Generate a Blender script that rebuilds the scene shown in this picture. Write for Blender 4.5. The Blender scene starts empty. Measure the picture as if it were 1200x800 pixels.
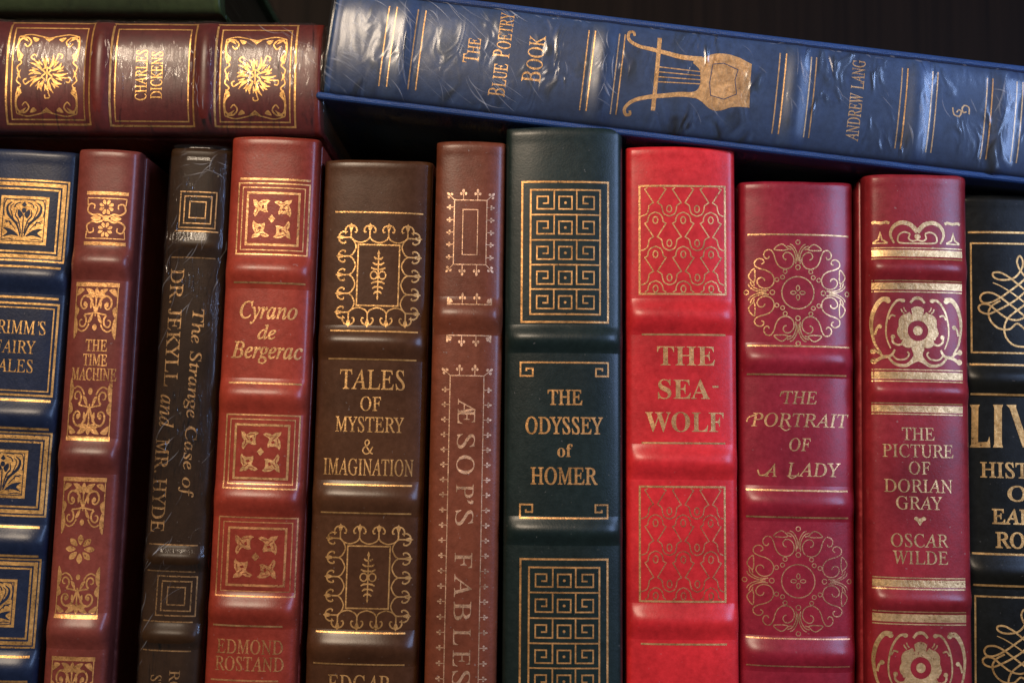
import bpy, bmesh, math, random
from math import sin, cos, pi, radians, sqrt, exp
from mathutils import Vector, Matrix, noise
from mathutils.geometry import tessellate_polygon

random.seed(4)
SC = bpy.context.scene
COL = SC.collection

# ------------------------------------------------------------------ camera
F_PX = 1350.0                 # focal length in pixels of the 1200 x 800 photograph
PITCH, ROLL, YAW = radians(5.0), radians(0.6), radians(0.0)
DIST = 0.405
MPX = DIST / F_PX             # metres per photo pixel on the plane of the spines
CENTRE_Z = 0.176              # height on that plane of the photo's centre
cam = bpy.data.cameras.new('camera')
cam.sensor_width = 36.0
cam.lens = F_PX * 36.0 / 1200.0
cam.clip_start, cam.clip_end = 0.01, 20.0
CAM = bpy.data.objects.new('camera', cam)
COL.objects.link(CAM)
CAM_POS = Vector((0.0, -DIST, CENTRE_Z - DIST * math.tan(PITCH)))
CAM_ROT = Matrix.Rotation(YAW, 3, 'Z') @ Matrix.Rotation(pi / 2 + PITCH, 3, 'X') @ Matrix.Rotation(ROLL, 3, 'Z')
CAM.matrix_world = Matrix.Translation(CAM_POS) @ CAM_ROT.to_4x4()
cam.dof.use_dof = True
cam.dof.focus_distance = DIST + 0.005
cam.dof.aperture_fstop = 9.0
SC.camera = CAM

# ------------------------------------------------------------------ world, lamps, exposure
W = bpy.data.worlds.new('World')
SC.world = W
W.use_nodes = True
bg = W.node_tree.nodes['Background']
bg.inputs[0].default_value = (1.0, 0.86, 0.76, 1)
bg.inputs[1].default_value = 0.05
SC.view_settings.view_transform = 'Standard'
SC.view_settings.look = 'None'
SC.view_settings.gamma = 1.0
SC.view_settings.exposure = 0.22


def area_lamp(name, loc, target, sx, sy, watts, colour):
    l = bpy.data.lights.new(name, 'AREA')
    l.shape = 'RECTANGLE'
    l.size, l.size_y = sx, sy
    l.energy = watts
    l.color = colour
    o = bpy.data.objects.new(name, l)
    COL.objects.link(o)
    o.location = loc
    d = Vector(target) - Vector(loc)
    o.rotation_euler = d.to_track_quat('-Z', 'Y').to_euler()
    return o


area_lamp('room_lamp', (-0.40, -0.98, 0.78), (0.0, 0.0, 0.20), 0.44, 0.28, 11.8, (1.0, 0.80, 0.59))
area_lamp('window_light', (0.70, -0.66, 0.46), (0.08, 0.0, 0.24), 0.26, 0.60, 6.6, (0.38, 0.56, 1.0))


# ------------------------------------------------------------------ materials
def new_mat(name):
    m = bpy.data.materials.new(name)
    m.use_nodes = True
    nt = m.node_tree
    b = nt.nodes['Principled BSDF']
    return m, nt, b


def nd(nt, kind, **kw):
    n = nt.nodes.new(kind)
    for k, v in kw.items():
        if k.startswith('in_'):
            n.inputs[k[3:].replace('_', ' ')].default_value = v
        else:
            setattr(n, k, v)
    return n


def ramp(nt, p0, p1, c0=(0, 0, 0, 1), c1=(1, 1, 1, 1)):
    r = nt.nodes.new('ShaderNodeValToRGB')
    r.color_ramp.elements[0].position = p0
    r.color_ramp.elements[1].position = p1
    r.color_ramp.elements[0].color = c0
    r.color_ramp.elements[1].color = c1
    return r


def mixc(nt, a, b, fac, mode='MIX'):
    n = nt.nodes.new('ShaderNodeMix')
    n.data_type = 'RGBA'
    n.blend_type = mode
    for sock, v in ((n.inputs[6], a), (n.inputs[7], b), (n.inputs[0], fac)):
        if hasattr(v, 'links'):
            nt.links.new(v, sock)
        else:
            sock.default_value = v
    return n.outputs[2]


def coords(nt, seed=0.0, scale=(1, 1, 1)):
    t = nt.nodes.new('ShaderNodeTexCoord')
    mp = nt.nodes.new('ShaderNodeMapping')
    mp.inputs['Location'].default_value = (seed * 0.37, seed * 0.21, seed * 0.53)
    mp.inputs['Scale'].default_value = scale
    nt.links.new(t.outputs['Object'], mp.inputs['Vector'])
    return mp.outputs['Vector']


def leather(name, col, rough=0.40, grain=0.5, seed=1.0, dust=0.5, spec=0.26, coat=0.24, cell=1300.0):
    m, nt, b = new_mat(name)
    L = nt.links.new
    v = coords(nt, seed)
    big = nd(nt, 'ShaderNodeTexNoise', in_Scale=28.0, in_Detail=5.0, in_Roughness=0.6)
    L(v, big.inputs['Vector'])
    mid = nd(nt, 'ShaderNodeTexNoise', in_Scale=420.0, in_Detail=4.0, in_Roughness=0.65)
    L(v, mid.inputs['Vector'])
    vor = nd(nt, 'ShaderNodeTexVoronoi', in_Scale=cell, in_Randomness=1.0)
    L(v, vor.inputs['Vector'])
    fine = nd(nt, 'ShaderNodeTexNoise', in_Scale=3000.0, in_Detail=3.0)
    L(v, fine.inputs['Vector'])
    dark = (col[0] * 0.62, col[1] * 0.62, col[2] * 0.62, 1)
    light = (min(1, col[0] * 1.22), min(1, col[1] * 1.25), min(1, col[2] * 1.25), 1)
    r = ramp(nt, 0.30, 0.72, dark, light)
    L(big.outputs['Fac'], r.inputs['Fac'])
    r2 = ramp(nt, 0.25, 0.75, (0.78, 0.78, 0.78, 1), (1.16, 1.16, 1.16, 1))
    L(mid.outputs['Fac'], r2.inputs['Fac'])
    c = mixc(nt, r.outputs['Color'], r2.outputs['Color'], 1.0, 'MULTIPLY')
    # specks of dust and lint caught in the grain
    dn = nd(nt, 'ShaderNodeTexNoise', in_Scale=900.0, in_Detail=1.0)
    L(coords(nt, seed + 7.7), dn.inputs['Vector'])
    dr = ramp(nt, 0.755, 0.80, (0, 0, 0, 1), (dust * 0.6, dust * 0.6, dust * 0.6, 1))
    L(dn.outputs['Fac'], dr.inputs['Fac'])
    c = mixc(nt, c, (0.34, 0.31, 0.28, 1), dr.outputs['Color'])
    # rubbed crests and edges
    ge = nd(nt, 'ShaderNodeNewGeometry')
    pr = ramp(nt, 0.515, 0.60)
    L(ge.outputs['Pointiness'], pr.inputs['Fac'])
    sn = nd(nt, 'ShaderNodeTexNoise', in_Scale=240.0, in_Detail=5.0, in_Roughness=0.7)
    L(coords(nt, seed + 1.9), sn.inputs['Vector'])
    sr = ramp(nt, 0.48, 0.66, (0, 0, 0, 1), (0.75, 0.75, 0.75, 1))
    L(sn.outputs['Fac'], sr.inputs['Fac'])
    sm = mixc(nt, pr.outputs['Color'], sr.outputs['Color'], 1.0, 'MULTIPLY')
    c = mixc(nt, c, (min(1, col[0] * 1.5 + 0.03), min(1, col[1] * 1.6 + 0.025), min(1, col[2] * 1.6 + 0.022), 1), sm)
    L(c, b.inputs['Base Color'])
    rr = nd(nt, 'ShaderNodeMapRange')
    rr.inputs['To Min'].default_value = rough - 0.10
    rr.inputs['To Max'].default_value = rough + 0.14
    L(mid.outputs['Fac'], rr.inputs['Value'])
    L(rr.outputs['Result'], b.inputs['Roughness'])
    b.inputs['Specular IOR Level'].default_value = spec
    b.inputs['Coat Weight'].default_value = coat
    b.inputs['Coat Roughness'].default_value = 0.24
    # pebbled grain
    add = nd(nt, 'ShaderNodeMath', operation='ADD')
    L(vor.outputs['Distance'], add.inputs[0])
    mul = nd(nt, 'ShaderNodeMath', operation='MULTIPLY')
    mul.inputs[1].default_value = 1.1
    L(fine.outputs['Fac'], mul.inputs[0])
    L(mul.outputs[0], add.inputs[1])
    bp = nd(nt, 'ShaderNodeBump')
    bp.inputs['Strength'].default_value = grain
    bp.inputs['Distance'].default_value = 0.00005
    L(add.outputs[0], bp.inputs['Height'])
    bp2 = nd(nt, 'ShaderNodeBump')
    bp2.inputs['Strength'].default_value = 0.10
    bp2.inputs['Distance'].default_value = 0.0012
    mid2 = nd(nt, 'ShaderNodeTexNoise', in_Scale=90.0, in_Detail=3.0)
    L(v, mid2.inputs['Vector'])
    L(mid2.outputs['Fac'], bp2.inputs['Height'])
    L(bp2.outputs['Normal'], bp.inputs['Normal'])
    L(bp.outputs['Normal'], b.inputs['Normal'])
    return m


def gold(name, col=(0.80, 0.56, 0.28), rough=0.42, wear=0.40, seed=1.0, metal=0.6):
    """Stamped foil: metallic, crinkled, rubbed away in places so the leather shows."""
    col = (col[0] * 0.92, col[1] * 0.79, col[2] * 0.60)
    m, nt, b = new_mat(name)
    L = nt.links.new
    v = coords(nt, seed)
    n1 = nd(nt, 'ShaderNodeTexNoise', in_Scale=650.0, in_Detail=4.0, in_Roughness=0.7)
    L(v, n1.inputs['Vector'])
    r = ramp(nt, 0.30, 0.72, (col[0] * 0.55, col[1] * 0.5, col[2] * 0.45, 1), (min(1, col[0] * 1.2), min(1, col[1] * 1.2), min(1, col[2] * 1.25), 1))
    L(n1.outputs['Fac'], r.inputs['Fac'])
    n3 = nd(nt, 'ShaderNodeTexNoise', in_Scale=95.0, in_Detail=3.0)
    L(coords(nt, seed + 5.3), n3.inputs['Vector'])
    rb = ramp(nt, 0.32, 0.66, (0.70, 0.67, 0.62, 1), (1.15, 1.15, 1.15, 1))
    L(n3.outputs['Fac'], rb.inputs['Fac'])
    L(mixc(nt, r.outputs['Color'], rb.outputs['Color'], 1.0, 'MULTIPLY'), b.inputs['Base Color'])
    b.inputs['Metallic'].default_value = metal
    b.inputs['Roughness'].default_value = rough
    bp = nd(nt, 'ShaderNodeBump')
    bp.inputs['Strength'].default_value = 0.55
    bp.inputs['Distance'].default_value = 0.0003
    L(n1.outputs['Fac'], bp.inputs['Height'])
    L(bp.outputs['Normal'], b.inputs['Normal'])
    n2 = nd(nt, 'ShaderNodeTexNoise', in_Scale=1700.0, in_Detail=3.0, in_Roughness=0.6)
    L(coords(nt, seed + 3.1), n2.inputs['Vector'])
    ad = nd(nt, 'ShaderNodeMath', operation='MULTIPLY_ADD')
    ad.inputs[1].default_value = 0.3
    L(n3.outputs['Fac'], ad.inputs[0])
    L(n2.outputs['Fac'], ad.inputs[2])
    a = nd(nt, 'ShaderNodeMapRange')
    a.inputs['From Min'].default_value = 0.34 + 0.30 * wear
    a.inputs['From Max'].default_value = 0.44 + 0.30 * wear
    L(ad.outputs[0], a.inputs['Value'])
    L(a.outputs['Result'], b.inputs['Alpha'])
    return m


def film(name, streak=(90.0, 40.0, 1300.0), amount=0.9, haze=0.03, rough=0.10, seed=1.0, dist=0.0009, gloss=0.25, crease=1.6, cover=(0.50, 0.72)):
    """Shrink wrap: clear film that only mirrors the lamps, drawn into creases."""
    m, nt, b = new_mat(name)
    L = nt.links.new
    nt.nodes.remove(b)
    out = nt.nodes['Material Output']
    v = coords(nt, seed, streak)
    wob = nd(nt, 'ShaderNodeTexNoise', in_Scale=1.0, in_Detail=1.5, in_Roughness=0.5, in_Distortion=1.2)
    L(v, wob.inputs['Vector'])
    n2 = nd(nt, 'ShaderNodeTexNoise', in_Scale=55.0, in_Detail=2.0)
    L(coords(nt, seed + 2.0), n2.inputs['Vector'])
    r2 = ramp(nt, *cover)
    L(n2.outputs['Fac'], r2.inputs['Fac'])
    bp = nd(nt, 'ShaderNodeBump')
    bp.inputs['Distance'].default_value = dist
    ml = nd(nt, 'ShaderNodeMath', operation='MULTIPLY')
    ml.inputs[1].default_value = amount
    L(r2.outputs['Color'], ml.inputs[0])
    L(ml.outputs[0], bp.inputs['Strength'])
    L(wob.outputs['Fac'], bp.inputs['Height'])
    gl = nd(nt, 'ShaderNodeBsdfGlossy')
    gl.inputs['Roughness'].default_value = rough
    gl.inputs['Color'].default_value = (1, 1, 1, 1)
    L(bp.outputs['Normal'], gl.inputs['Normal'])
    tr = nd(nt, 'ShaderNodeBsdfTransparent')
    tr.inputs['Color'].default_value = (0.98, 0.98, 0.98, 1)
    fr = nd(nt, 'ShaderNodeFresnel')
    fr.inputs['IOR'].default_value = 1.5
    L(bp.outputs['Normal'], fr.inputs['Normal'])
    mx = nd(nt, 'ShaderNodeMixShader')
    fm = nd(nt, 'ShaderNodeMath', operation='MULTIPLY')
    fm.use_clamp = True
    cr = ramp(nt, 0.54, 0.68)
    L(wob.outputs['Fac'], cr.inputs['Fac'])
    cm = nd(nt, 'ShaderNodeMath', operation='MULTIPLY')
    L(cr.outputs['Color'], cm.inputs[0])
    L(r2.outputs['Color'], cm.inputs[1])
    cs = nd(nt, 'ShaderNodeMath', operation='MULTIPLY_ADD')
    cs.inputs[1].default_value = crease
    cs.inputs[2].default_value = gloss
    L(cm.outputs[0], cs.inputs[0])
    L(cs.outputs[0], fm.inputs[1])
    L(fr.outputs[0], fm.inputs[0])
    L(fm.outputs[0], mx.inputs[0])
    L(tr.outputs[0], mx.inputs[1])
    L(gl.outputs[0], mx.inputs[2])
    df = nd(nt, 'ShaderNodeBsdfDiffuse')
    df.inputs['Color'].default_value = (0.8, 0.8, 0.8, 1)
    mx2 = nd(nt, 'ShaderNodeMixShader')
    mx2.inputs[0].default_value = haze
    L(mx.outputs[0], mx2.inputs[1])
    L(df.outputs[0], mx2.inputs[2])
    L(mx2.outputs[0], out.inputs['Surface'])
    return m


def crease_film(name):
    """Pinched ridge of shrink wrap: doubled film, so milkier and brighter than the flat film."""
    m, nt, b = new_mat(name)
    L = nt.links.new
    n = nd(nt, 'ShaderNodeTexNoise', in_Scale=160.0, in_Detail=1.0)
    L(coords(nt, 4.0), n.inputs['Vector'])
    r = nd(nt, 'ShaderNodeMapRange')
    r.inputs['From Min'].default_value = 0.40
    r.inputs['From Max'].default_value = 0.70
    r.inputs['To Min'].default_value = 0.02
    r.inputs['To Max'].default_value = 0.20
    L(n.outputs['Fac'], r.inputs['Value'])
    L(r.outputs['Result'], b.inputs['Alpha'])
    b.inputs['Base Color'].default_value = (0.75, 0.76, 0.78, 1)
    b.inputs['Roughness'].default_value = 0.18
    b.inputs['Specular IOR Level'].default_value = 0.9
    return m


def cloth(name, col, seed=1.0):
    m, nt, b = new_mat(name)
    L = nt.links.new
    v = coords(nt, seed)
    n = nd(nt, 'ShaderNodeTexNoise', in_Scale=45.0, in_Detail=4.0)
    L(v, n.inputs['Vector'])
    r = ramp(nt, 0.3, 0.7, tuple(c * 0.75 for c in col) + (1,), tuple(min(1, c * 1.2) for c in col) + (1,))
    L(n.outputs['Fac'], r.inputs['Fac'])
    L(r.outputs['Color'], b.inputs['Base Color'])
    w1 = nd(nt, 'ShaderNodeTexWave', in_Scale=420.0, in_Distortion=3.0)
    w1.bands_direction = 'X'
    w2 = nd(nt, 'ShaderNodeTexWave', in_Scale=520.0, in_Distortion=1.0)
    w2.bands_direction = 'Z'
    L(v, w1.inputs['Vector'])
    L(v, w2.inputs['Vector'])
    ad = nd(nt, 'ShaderNodeMath', operation='ADD')
    L(w1.outputs['Fac'], ad.inputs[0])
    L(w2.outputs['Fac'], ad.inputs[1])
    bp = nd(nt, 'ShaderNodeBump')
    bp.inputs['Strength'].default_value = 0.35
    bp.inputs['Distance'].default_value = 0.0002
    L(ad.outputs[0], bp.inputs['Height'])
    L(bp.outputs['Normal'], b.inputs['Normal'])
    b.inputs['Roughness'].default_value = 0.5
    return m


def wood(name, col, axis_scale):
    m, nt, b = new_mat(name)
    L = nt.links.new
    v = coords(nt, 2.0, axis_scale)
    n = nd(nt, 'ShaderNodeTexNoise', in_Scale=1.0, in_Detail=7.0, in_Roughness=0.65, in_Distortion=0.6)
    L(v, n.inputs['Vector'])
    r = ramp(nt, 0.3, 0.72, tuple(c * 0.5 for c in col) + (1,), tuple(c * 1.5 for c in col) + (1,))
    L(n.outputs['Fac'], r.inputs['Fac'])
    L(r.outputs['Color'], b.inputs['Base Color'])
    b.inputs['Roughness'].default_value = 0.6
    b.inputs['Specular IOR Level'].default_value = 0.06
    bp = nd(nt, 'ShaderNodeBump')
    bp.inputs['Strength'].default_value = 0.3
    bp.inputs['Distance'].default_value = 0.0006
    L(n.outputs['Fac'], bp.inputs['Height'])
    L(bp.outputs['Normal'], b.inputs['Normal'])
    return m


def gilt_edges(name, k=1.0):
    m, nt, b = new_mat(name)
    L = nt.links.new
    v = coords(nt, 3.0, (2600.0, 25.0, 25.0))
    n = nd(nt, 'ShaderNodeTexNoise', in_Scale=1.0, in_Detail=3.0)
    L(v, n.inputs['Vector'])
    r = ramp(nt, 0.3, 0.7, (0.35 * k, 0.22 * k, 0.08 * k, 1), (0.75 * k, 0.55 * k, 0.25 * k, 1))
    L(n.outputs['Fac'], r.inputs['Fac'])
    L(r.outputs['Color'], b.inputs['Base Color'])
    b.inputs['Metallic'].default_value = 0.8
    b.inputs['Roughness'].default_value = 0.45
    return m


# ------------------------------------------------------------------ mesh helpers
def link_mesh(name, verts, faces, mat, parent=None, smooth=True, mat_idx=None, mats=None):
    me = bpy.data.meshes.new(name)
    me.from_pydata(verts, [], faces)
    for mm in (mats or [mat]):
        me.materials.append(mm)
    if mat_idx:
        me.polygons.foreach_set('material_index', mat_idx)
    if smooth:
        me.polygons.foreach_set('use_smooth', [True] * len(me.polygons))
    me.update()
    o = bpy.data.objects.new(name, me)
    COL.objects.link(o)
    if parent is not None:
        o.parent = parent
    return o


def box_obj(name, lo, hi, mat, parent=None, bevel=0.0006, seg=2):
    bm = bmesh.new()
    bmesh.ops.create_cube(bm, size=1.0)
    lo, hi = Vector(lo), Vector(hi)
    for v in bm.verts:
        v.co = Vector([lo[i] + (v.co[i] + 0.5) * (hi[i] - lo[i]) for i in range(3)])
    if bevel:
        bmesh.ops.bevel(bm, geom=list(bm.edges), offset=bevel, segments=seg, profile=0.5, affect='EDGES')
    me = bpy.data.meshes.new(name)
    bm.to_mesh(me)
    bm.free()
    me.materials.append(mat)
    me.polygons.foreach_set('use_smooth', [True] * len(me.polygons))
    me.set_sharp_from_angle(angle=radians(40))
    o = bpy.data.objects.new(name, me)
    COL.objects.link(o)
    if parent is not None:
        o.parent = parent
    return o


def tag(o, label=None, cat=None, group=None, kind=None):
    for k, v in (('label', label), ('category', cat), ('group', group), ('kind', kind)):
        if v:
            o[k] = v
    return o


# ------------------------------------------------------------------ lettering outlines (1/1000 em, two characters per number)
# key = character code (bold + 1000); value = [advance, outline x, y, x, y, ...]
GLYPHS = {
    65: [463, [-85, 0, -82, 13, -49, 19, -29, 30, -9, 46, 356, 475, 369, 475, 353, 47, 357, 33, 374, 19, 411, 13, 409, 0, 221, 0, 224, 13, 256, 16, 266, 20, 278, 34, 285, 69, 288, 158, 130, 158, 121, 155, 50, 71, 32, 39, 34, 24, 43, 17, 79, 13, 75, 0], [143, 183, 289, 183, 298, 367]],
    66: [439, [-34, 0, -30, 13, -6, 15, 15, 23, 26, 34, 38, 57, 126, 385, 132, 416, 129, 434, 123, 441, 109, 448, 81, 451, 85, 465, 292, 463, 350, 451, 372, 440, 389, 426, 401, 408, 408, 388, 409, 345, 403, 327, 382, 296, 366, 282, 346, 270, 297, 251, 315, 244, 345, 224, 365, 197, 371, 181, 376, 145, 373, 113, 362, 85, 344, 60, 320, 39, 290, 22, 229, 4, 186, 0], [193, 259, 227, 260, 270, 270, 303, 287, 319, 303, 335, 333, 340, 369, 334, 401, 319, 424, 307, 432, 275, 441, 229, 441, 212, 434, 197, 399, 163, 269, 168, 261], [153, 21, 187, 23, 230, 34, 263, 56, 286, 86, 299, 123, 299, 172, 291, 198, 286, 205, 274, 217, 259, 226, 241, 232, 207, 237, 166, 236, 153, 229, 105, 52, 106, 35, 114, 26, 136, 21]],
    67: [471, [218, -10, 177, -7, 128, 7, 96, 25, 78, 41, 49, 78, 31, 125, 26, 164, 26, 191, 28, 215, 37, 252, 51, 288, 85, 344, 129, 394, 181, 433, 233, 459, 285, 472, 331, 475, 375, 468, 430, 453, 446, 460, 453, 470, 467, 470, 439, 332, 425, 332, 426, 353, 422, 386, 416, 404, 400, 427, 370, 446, 328, 453, 297, 450, 276, 444, 256, 436, 217, 412, 174, 370, 140, 317, 119, 268, 109, 229, 105, 157, 110, 124, 119, 96, 132, 71, 150, 50, 182, 29, 208, 21, 258, 20, 280, 24, 322, 40, 361, 66, 399, 103, 412, 91, 369, 46, 335, 21, 312, 9, 260, -7]],
    68: [507, [-36, 0, -32, 13, -1, 16, 18, 26, 25, 33, 37, 56, 126, 385, 132, 416, 129, 433, 116, 445, 81, 451, 85, 465, 263, 465, 339, 456, 378, 442, 401, 429, 430, 405, 446, 386, 469, 340, 475, 315, 479, 272, 476, 232, 466, 193, 451, 156, 422, 112, 383, 72, 335, 40, 309, 28, 265, 12, 234, 5, 184, 0], [170, 22, 211, 25, 248, 34, 291, 56, 318, 77, 342, 103, 368, 144, 382, 177, 393, 213, 399, 250, 401, 287, 396, 339, 380, 381, 364, 403, 343, 420, 318, 433, 271, 442, 228, 441, 217, 437, 208, 429, 199, 408, 105, 56, 107, 39, 120, 28, 144, 23]],
    69: [454, [-34, 0, -30, 13, 0, 16, 14, 22, 28, 37, 34, 49, 126, 385, 132, 416, 129, 433, 117, 445, 81, 451, 85, 465, 440, 465, 420, 364, 409, 364, 408, 388, 400, 418, 387, 430, 373, 436, 329, 442, 242, 442, 224, 440, 209, 431, 197, 401, 159, 260, 228, 260, 276, 269, 289, 275, 304, 290, 312, 302, 321, 326, 334, 326, 287, 161, 275, 161, 275, 210, 269, 225, 259, 232, 231, 237, 154, 237, 105, 53, 105, 41, 109, 33, 126, 25, 222, 24, 273, 31, 298, 40, 328, 57, 341, 67, 365, 94, 386, 128, 400, 128, 351, 0]],
    70: [406, [-31, 0, -27, 13, -1, 15, 16, 21, 24, 27, 36, 47, 132, 396, 135, 413, 132, 433, 120, 445, 84, 451, 88, 465, 421, 465, 400, 355, 387, 355, 383, 403, 373, 421, 352, 435, 317, 441, 241, 441, 221, 437, 211, 428, 165, 258, 234, 259, 268, 267, 285, 277, 299, 292, 316, 325, 330, 325, 285, 156, 271, 156, 274, 196, 269, 217, 259, 228, 237, 234, 159, 235, 115, 65, 112, 40, 115, 29, 125, 19, 169, 12, 168, 0]],
    71: [541, [245, -10, 198, -7, 169, -1, 130, 13, 107, 26, 77, 50, 47, 91, 37, 114, 31, 139, 27, 193, 38, 254, 64, 313, 102, 367, 139, 404, 181, 435, 233, 459, 288, 472, 339, 475, 394, 466, 443, 447, 471, 442, 487, 448, 503, 469, 514, 469, 484, 327, 472, 327, 467, 355, 458, 380, 445, 402, 428, 420, 409, 434, 386, 444, 360, 451, 331, 453, 301, 450, 272, 443, 244, 430, 218, 413, 183, 379, 145, 322, 123, 272, 110, 222, 106, 173, 112, 120, 128, 77, 156, 43, 193, 21, 222, 13, 263, 11, 304, 19, 337, 38, 352, 58, 380, 165, 383, 189, 378, 202, 369, 208, 322, 214, 325, 227, 518, 227, 514, 214, 493, 213, 476, 208, 458, 191, 448, 165, 416, 35, 376, 15, 334, 1, 290, -7]],
    72: [520, [-34, 0, -30, 13, -5, 15, 18, 25, 35, 51, 126, 385, 132, 416, 129, 433, 117, 445, 81, 451, 85, 465, 270, 465, 267, 451, 243, 450, 227, 445, 215, 436, 205, 421, 194, 390, 163, 274, 167, 262, 180, 259, 372, 261, 378, 266, 381, 274, 396, 329, 415, 404, 416, 427, 410, 439, 401, 445, 365, 451, 369, 465, 555, 465, 551, 451, 526, 450, 510, 444, 502, 439, 489, 421, 468, 353, 392, 67, 389, 41, 396, 25, 408, 18, 440, 13, 437, 0, 251, 0, 255, 13, 281, 15, 298, 21, 306, 27, 320, 51, 365, 215, 365, 227, 360, 232, 349, 234, 167, 234, 155, 231, 148, 220, 104, 50, 105, 37, 111, 25, 123, 18, 155, 13, 152, 0]],
    73: [245, [-31, 0, -27, 13, -1, 15, 16, 21, 24, 27, 38, 51, 132, 396, 135, 413, 132, 433, 120, 445, 84, 451, 88, 465, 275, 465, 272, 451, 247, 450, 227, 442, 217, 431, 205, 408, 116, 80, 110, 48, 113, 31, 119, 23, 129, 18, 161, 13, 157, 0]],
    74: [257, [22, -10, -15, -4, -32, 7, -48, 31, -51, 43, -50, 60, -46, 70, -36, 81, -23, 86, -9, 86, 8, 78, 16, 65, 17, 48, 11, 26, 12, 19, 20, 10, 35, 10, 42, 14, 55, 35, 66, 68, 156, 418, 154, 432, 145, 442, 123, 448, 96, 450, 101, 465, 293, 465, 289, 451, 262, 449, 244, 441, 226, 413, 148, 117, 124, 58, 110, 35, 85, 10, 56, -5]],
    75: [454, [-34, 0, -30, 13, -5, 15, 18, 25, 35, 51, 126, 385, 132, 416, 129, 433, 117, 445, 81, 451, 85, 465, 269, 465, 265, 451, 247, 451, 226, 446, 209, 430, 196, 396, 160, 263, 159, 253, 162, 250, 171, 252, 336, 385, 365, 413, 374, 429, 373, 441, 361, 449, 335, 451, 338, 465, 501, 465, 496, 452, 464, 446, 422, 420, 223, 264, 360, 62, 379, 39, 398, 23, 414, 16, 438, 13, 435, 0, 236, 0, 240, 13, 264, 14, 282, 21, 287, 31, 285, 50, 168, 228, 161, 233, 154, 232, 150, 226, 105, 51, 106, 37, 112, 24, 130, 17, 162, 13, 158, 0]],
    76: [449, [-24, 0, -21, 13, 9, 16, 28, 26, 35, 33, 47, 56, 137, 390, 142, 416, 139, 433, 126, 445, 91, 451, 94, 465, 279, 465, 274, 452, 248, 449, 230, 440, 213, 416, 118, 66, 116, 43, 124, 30, 146, 24, 237, 24, 289, 30, 306, 35, 321, 41, 348, 59, 377, 94, 399, 132, 412, 132, 368, 0]],
    77: [590, [-36, 0, -32, 13, -8, 15, 13, 23, 23, 33, 33, 51, 128, 385, 134, 416, 131, 433, 118, 445, 83, 451, 87, 465, 212, 465, 261, 108, 496, 465, 624, 465, 620, 451, 595, 450, 575, 442, 565, 431, 553, 408, 463, 74, 458, 50, 461, 31, 467, 23, 477, 18, 509, 13, 506, 0, 322, 0, 325, 11, 365, 21, 379, 35, 385, 47, 397, 83, 480, 392, 219, 0, 210, 0, 157, 393, 74, 94, 67, 58, 67, 39, 73, 25, 81, 19, 118, 13, 115, 2]],
    78: [500, [338, -11, 154, 373, 68, 53, 68, 39, 73, 26, 83, 19, 122, 13, 118, 0, -34, 0, -30, 13, -3, 16, 21, 28, 37, 56, 131, 396, 132, 416, 125, 431, 113, 444, 105, 448, 81, 451, 85, 465, 182, 465, 353, 108, 434, 410, 434, 430, 430, 439, 415, 447, 380, 451, 383, 465, 536, 465, 532, 451, 505, 449, 485, 440, 467, 414, 351, -11]],
    79: [516, [200, -10, 149, -5, 115, 6, 95, 16, 62, 44, 43, 70, 27, 112, 21, 162, 28, 219, 38, 253, 70, 317, 107, 367, 151, 409, 201, 442, 254, 465, 297, 474, 358, 472, 393, 463, 422, 448, 455, 420, 473, 393, 486, 362, 493, 327, 494, 284, 490, 255, 472, 198, 444, 143, 420, 109, 393, 77, 356, 44, 324, 22, 291, 6, 256, -4], [201, 10, 227, 13, 260, 24, 306, 58, 347, 105, 385, 174, 401, 218, 416, 286, 417, 360, 412, 384, 399, 415, 386, 431, 362, 447, 343, 453, 320, 455, 293, 452, 266, 443, 231, 422, 206, 401, 175, 365, 154, 333, 126, 277, 110, 230, 99, 174, 97, 137, 104, 83, 118, 52, 132, 35, 157, 18, 178, 12]],
    80: [403, [-34, 0, -30, 13, 0, 16, 22, 28, 37, 56, 126, 385, 132, 416, 129, 434, 123, 441, 109, 448, 81, 451, 85, 465, 300, 463, 329, 458, 353, 450, 373, 439, 388, 424, 400, 406, 406, 385, 408, 351, 403, 323, 395, 305, 372, 274, 349, 255, 298, 232, 249, 223, 155, 222, 147, 214, 107, 64, 105, 41, 108, 30, 119, 20, 138, 15, 165, 13, 161, 0], [193, 242, 225, 244, 266, 255, 288, 267, 313, 292, 319, 302, 332, 350, 331, 383, 320, 414, 299, 434, 275, 442, 244, 445, 220, 441, 209, 430, 199, 405, 159, 257, 159, 251, 165, 244]],
    82: [451, [-34, 0, -30, 13, -6, 15, 15, 23, 26, 34, 38, 57, 126, 385, 132, 416, 129, 434, 123, 441, 109, 448, 81, 451, 85, 465, 314, 463, 368, 450, 388, 438, 403, 424, 418, 397, 423, 376, 421, 341, 415, 320, 404, 301, 390, 284, 371, 269, 321, 244, 289, 235, 366, 53, 381, 31, 393, 20, 422, 13, 418, 0, 314, 0, 221, 228, 155, 231, 152, 231, 114, 89, 106, 41, 109, 30, 121, 18, 143, 13, 162, 13, 158, 0], [202, 250, 264, 257, 299, 273, 326, 297, 341, 327, 347, 363, 341, 398, 323, 423, 293, 438, 251, 443, 224, 440, 215, 435, 207, 425, 197, 398, 158, 253]],
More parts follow.
